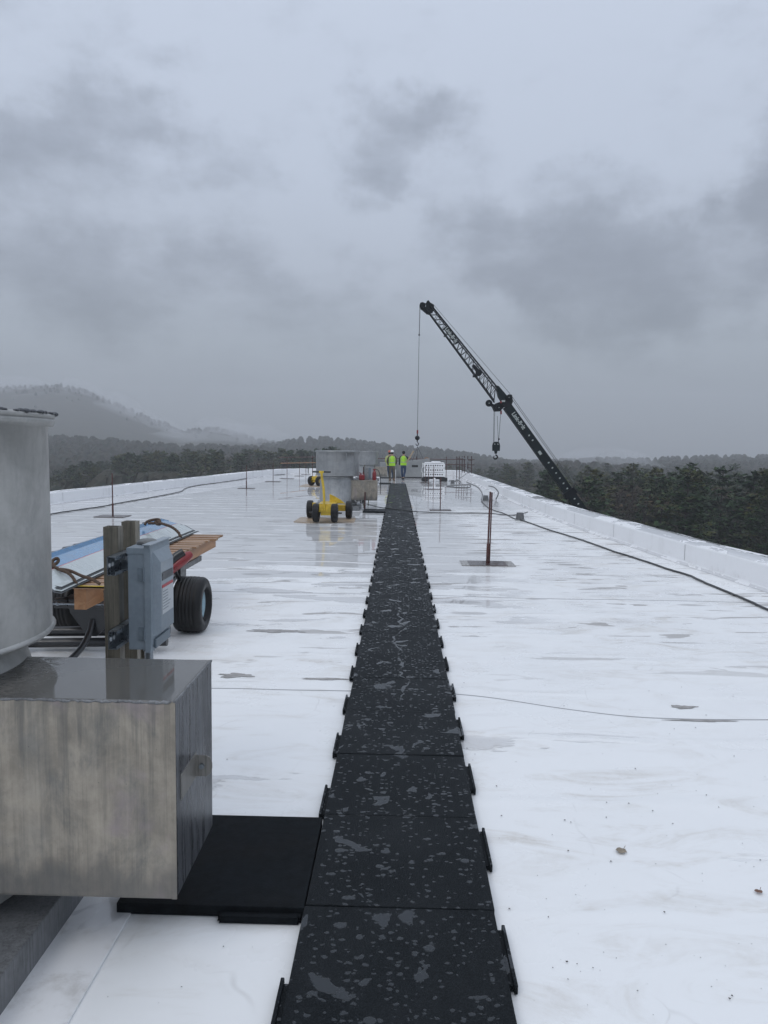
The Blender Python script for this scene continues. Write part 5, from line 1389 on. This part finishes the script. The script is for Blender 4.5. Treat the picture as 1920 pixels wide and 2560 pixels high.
# jib head with sheave
jh = MB(); P_ = [(1.22, 10.60), (1.15, 10.80), (1.22, 10.98), (1.40, 10.98), (1.55, 10.92), (1.62, 11.08), (1.72, 11.12), (1.82, 10.98), (2.05, 10.86), (2.08, 10.62), (1.98, 10.36), (1.62, 10.28), (1.36, 10.50)]
jh.prism([(L0(Vector((a_, 0, b_))).x, L0(Vector((a_, 0, b_))).z) for a_, b_ in P_], -.12, .12)
jh.build('jib_head', M_CRANE, cr0)
MB().box((-.055, -.125, -.06), (.055, -.12, .06), Matrix.Translation(L0(Vector((1.50, 0, 10.78))))).build('white_window', M_LAB, cr0)
p = L0(Vector((1.34, 0, 10.80))); MB().cyl(p+Vector((0, -.18, 0)), p+Vector((0, -.06, 0)), .185, n=24).build('sheave', M_CRANE, cr0)
p = L0(Vector((1.86, 0, 10.68))); MB().cyl(p+Vector((0, -.18, 0)), p+Vector((0, -.06, 0)), .17, n=20).build('sheave', M_CRANE, cr0)
# folded mid-jib sheave block
p = jp(.70, .42, -.30); MB().cyl(p+Vector((.1, -.08, -.12)), p+Vector((.1, .04, -.12)), .20, n=20).build('mid_sheave', M_CRANE, cr0)
mb2 = MB(); quadbeam(mb2, p+Vector((-.28, 0, .36)), p+Vector((.05, 0, -.02)), .17, .24, .14, Vector((.793, 0, .609))); mb2.box((-.36, -.1, -.42), (-.05, .02, -.30), Matrix.Translation(p+Vector((.08, 0, .02)))); mb2.build('mid_sheave_arm', M_CRANE, cr0)
for t_ in (.04, .27):
    p = jp(t_, -.16, -.28); MB().cyl(p+Vector((0, -.03, 0)), p+Vector((0, .03, 0)), .05, n=10).build('rope_guide', M_CRANE, cr0)
# ropes
rp2 = MB()
rp2.cyl(L0(Vector((2.02, -.1, 10.86))), L0(Vector((6.95, -.1, 5.40))), .012, n=5)
rp2.cyl(L0(Vector((6.98, -.1, 5.36))), L0(B0+bd_*19+bp*.46+Vector((0, -.1, 0))), .014, n=5)
rp2.cyl(L0(Vector((6.98, .1, 5.26))), L0(B0+bd_*19+bp*.40+Vector((0, .1, 0))), .014, n=5)
rp2.build('boom_rope', M_WIRE, cr0)
tx = 1.165
hr_ = MB().cyl(L0(Vector((tx, -.12, 10.80))), L0(Vector((tx, -.12, 2.85))), .014, n=6)
hr_.cyl(L0(Vector((tx+.045, -.12, 10.6))), L0(Vector((tx+.02, -.12, 9.0))), .008, n=5)
hoist = hr_.build('hoist_rope', M_WIRE, cr0)
MB().ball(L0(Vector((tx, -.12, 8.98))), .055, 12).build('limit_weight', M_CRANE, hoist)
MB().box((-.05, -.05, -.12), (.05, .05, .10), Matrix.Translation(L0(Vector((tx, -.12, 2.95))))).build('wedge_socket', M_RED, hoist)
hb2 = MB().cyl(L0(Vector((tx, -.12, 2.86))), L0(Vector((tx, -.12, 2.60))), .035, n=10)
hb2.ball(L0(Vector((tx, -.12, 2.55))), .155, 18, (1, 1, .95)).cyl(L0(Vector((tx, -.12, 2.42))), L0(Vector((tx, -.12, 2.30))), .04, n=10); hb2.build('headache_ball', M_CRANE, cr0)
def hookpts(c, r_, n=14, a0=PI/2, a1=-PI*1.15): return [c+Vector((math.cos(a0+(a1-a0)*i/n)*r_, 0, math.sin(a0+(a1-a0)*i/n)*r_)) for i in range(n+1)]
hk = MB().tube(hookpts(L0(Vector((tx, -.12, 2.17))), .085), [.03]*11+[.026, .022, .016, .008], 10); hk.build('small_hook', M_CRANE, cr0)
# main hook block
bx, bz = 6.16, 2.10
kb = empty('tmp'); bpy.data.objects.remove(kb)
poly = [(-.23, -.30), (.23, -.30), (.24, .05), (.19, .22), (.08, .28), (-.08, .28), (-.19, .22), (-.24, .05)]
blk = MB().prism([(L0(Vector((bx+a_, 0, bz+b_))).x, L0(Vector((bx+a_, 0, bz+b_))).z) for a_, b_ in poly], -.24, -.02)
blk.cyl(L0(Vector((bx-.01, -.13, bz-.28))), L0(Vector((bx-.01, -.13, bz-.48))), .12, .07, 14)
bo = blk.build('hook_block', M_CRANEG, cr0)
for dx_ in (-.10, .10): MB().cyl(L0(Vector((bx+dx_, -.245, bz+.13))), L0(Vector((bx+dx_, -.24, bz+.13))), .035, n=12).build('reflector', M_LETTER, bo)
c = L0(Vector((bx-.03, -.13, bz-.68))); MB().tube(hookpts(c, .125, 16, PI*.5, -PI*1.1), [.045]*4+[.052]*8+[.045, .035, .025, .018, .008], 10).build('hook', M_CRANE, bo)
rr3 = MB()
for x0_, z0_, x1_ in ((5.965, 4.35, 5.985), (6.02, 4.35, 6.03), (6.40, 4.30, 6.31), (6.18, 4.0, 6.30)): rr3.cyl(L0(Vector((x0_, -.13, z0_))), L0(Vector((x1_, -.13, bz+.2))), .013, n=5)
rr3.build('block_rope', M_WIRE, cr0)
MB().ball(L0(Vector((6.33, -.13, 2.55))), .055, 10).build('limit_weight', M_CRANE, cr0)
MB().box((-.05, -.05, -.14), (.05, .05, .1), Matrix.Translation(L0(Vector((6.41, -.13, 4.25))))).build('rope_clamp', M_RED, cr0)
# superstructure and carrier down on the ground, below the roof edge
sp_ = MB().box((-2.0, -1.3, 1.5), (3.2, 1.3, 3.0), bev=.08).box((2.2, -1.4, 1.5), (3.8, 1.4, 2.6), bev=.1)
sp_.build('superstructure', M_CRANEG, cr0)
MB().box((-.9, -2.0, 1.55), (.9, -1.32, 3.3), bev=.1).build('cab', M_DKM, cr0)
MB().box((-4.5, -1.3, .7), (5.5, 1.3, 1.4), bev=.06).build('carrier_deck', M_CRANE, cr0)
for i, x in enumerate((-3.6, -2.2, 3.0, 4.4)):
    for y_ in (-1.35, 1.35):
        wq = tyre('carrier_wheel', .62, .42, .3, cr0, (x, y_, .62), 4, M_LAB, rz=PI/2)
tag(cr0, 'dark mobile crane behind the right parapet, its lattice jib leaning left over the roof', 'crane')

# ------------------------------------------------------------------ litter on the membrane
dbm = MB(); rd_ = random.Random(12)
for i in range(230):
    if i < 150: px, py = rd_.uniform(1050, 1920), rd_.uniform(1560, 2560)
    else: px, py = rd_.uniform(120, 1900), rd_.uniform(1420, 2560)
    p = ground_at(px, py)
    if not -3.5 < p.x < 5 or abs(p.x) < .45: continue
    s = rd_.choice([.0015, .002, .003, .003, .005]); a = rd_.uniform(0, 6.3)
    dbm.add([(p.x+math.cos(a+k*2.1)*s*rd_.uniform(.6, 1.6), p.y+math.sin(a+k*2.1)*s*rd_.uniform(.6, 1.6), .0045+s*.3) for k in range(3)]+[(p.x, p.y, .0045+s)], [(0, 1, 2), (0, 1, 3), (1, 2, 3), (2, 0, 3)])
o = dbm.build('grit', M_BARK); tag(o, 'dark grit specks scattered over the white membrane', 'grit', kind='stuff')
def leaf(px, py, s, label, col, name='fallen_leaf'):
    p = ground_at(px, py, .006); m_ = MB(); n = 12
    rl = random.Random(int(px)); ring_ = [(math.cos(2*PI*i/n)*s*rl.uniform(.7, 1.1), math.sin(2*PI*i/n)*s*.8*rl.uniform(.7, 1.1), .004+rl.uniform(0, .008)) for i in range(n)]
    m_.add(ring_+[(0, 0, .012)], [(i, (i+1) % n, n) for i in range(n)]); m_.tube([(s*.6, s*.5, .008), (s*1.0, s*1.0, .014)], .0015, 4)
    o = m_.build(name, col, None, (p.x, p.y, .003)); tag(o, label, 'leaf'); return o
leaf(1552, 2128, .030, 'grey-brown curled leaf lying alone on the membrane right of the walkway', simple('leaf_brown', (.26, .22, .17), .7))
leaf(1896, 2230, .018, 'small reddish-brown leaf at the right frame edge on the membrane', simple('leaf_red', (.18, .10, .07), .7))
def puddle(px, py, w_, d_, label):
    p = ground_at(px, py); m_ = MB(); n = 30; rl = random.Random(int(px+py))
    n = 64; ring_ = []
    for i in range(n):
        a = 2*PI*i/n; k = 1+.75*noise.noise(Vector((math.cos(a)*1.6+px, math.sin(a)*1.6, 0)))+.3*noise.noise(Vector((math.cos(a)*6, math.sin(a)*6, px)))
        ring_.append((math.cos(a)*w_*k, math.sin(a)*d_*k, 0))
    m_.add(ring_, [tuple(range(n))]); o = m_.build('puddle', M_PUD, None, (p.x, p.y, .004)); tag(o, label, 'puddle', kind=None); return o
puddle(1707, 1768, .085, .035, 'small dark diamond-shaped puddle on the right side of the membrane')
puddle(588, 1689, .13, .05, 'thin brown puddle beside the near housing top corner')
puddle(810, 1698, .20, .022, 'thin brown puddle touching the left edge of the walkway')
puddle(690, 1578, .26, .065, 'long brown ridge puddle right of the fat cart tyre')
puddle(1745, 1802, .22, .016, 'dark sliver of water along the nearest seam at right')

# ------------------------------------------------------------------ air
hz = MB().box((-1420, -300, GZ-22), (1420, 1440, 112)).build('haze', None)
hz.data.materials.clear()
hm_ = bpy.data.materials.new('haze_air'); hm_.use_nodes = True; ht = hm_.node_tree; ht.nodes.clear()
vo = ht.nodes.new('ShaderNodeVolumePrincipled'); vo.inputs['Color'].default_value = (.93, .95, .99, 1); vo.inputs['Density'].default_value = .00082; vo.inputs['Anisotropy'].default_value = .2
oo = ht.nodes.new('ShaderNodeOutputMaterial'); ht.links.new(vo.outputs[0], oo.inputs['Volume'])
hz.data.materials.append(hm_); tag(hz, 'pale mist filling the air over roof and valley', 'haze', kind='stuff')
hz.display_type = 'WIRE'

mm_ = bpy.data.materials.new('mist_air'); mm_.use_nodes = True; ht = mm_.node_tree; ht.nodes.clear()
vo = ht.nodes.new('ShaderNodeVolumePrincipled'); vo.inputs['Color'].default_value = (.94, .96, 1, 1); vo.inputs['Density'].default_value = .007
oo = ht.nodes.new('ShaderNodeOutputMaterial'); ht.links.new(vo.outputs[0], oo.inputs['Volume'])
mi = MB()
for px, py, Y, a, b_, rr_ in ((205, 975, 1040, 26, 16, .5), (100, 1010, 1000, 60, 14, -.1), (330, 1040, 980, 50, 13, .3), (250, 1075, 900, 60, 9, .15), (470, 1095, 880, 55, 10, 0), (40, 962, 1060, 50, 14, 0), (300, 1008, 1050, 34, 12, .45), (560, 1068, 1000, 40, 11, .1), (-60, 985, 1020, 60, 14, 0), (620, 1085, 900, 45, 12, 0), (1500, 1150, 520, 26, 9, 0), (1570, 1158, 480, 20, 7, .2), (150, 1050, 950, 40, 10, .4), (400, 1060, 960, 30, 10, .5)):
    c = at_depth(px, py, Y); bm = bmesh.new(); bmesh.ops.create_icosphere(bm, subdivisions=3, radius=1)
    for q_ in bm.verts: q_.co *= 1+.35*noise.noise(q_.co*1.6+Vector((px, 0, 0)))
    mi.bm(bm, Matrix.Translation(c) @ Matrix.Rotation(rr_, 4, 'Y') @ Matrix.Diagonal((a, 45, b_, 1)), True)
mo = mi.build('mist', mm_); tag(mo, 'low pale mist drifting over the far hillsides', 'mist', kind='stuff')
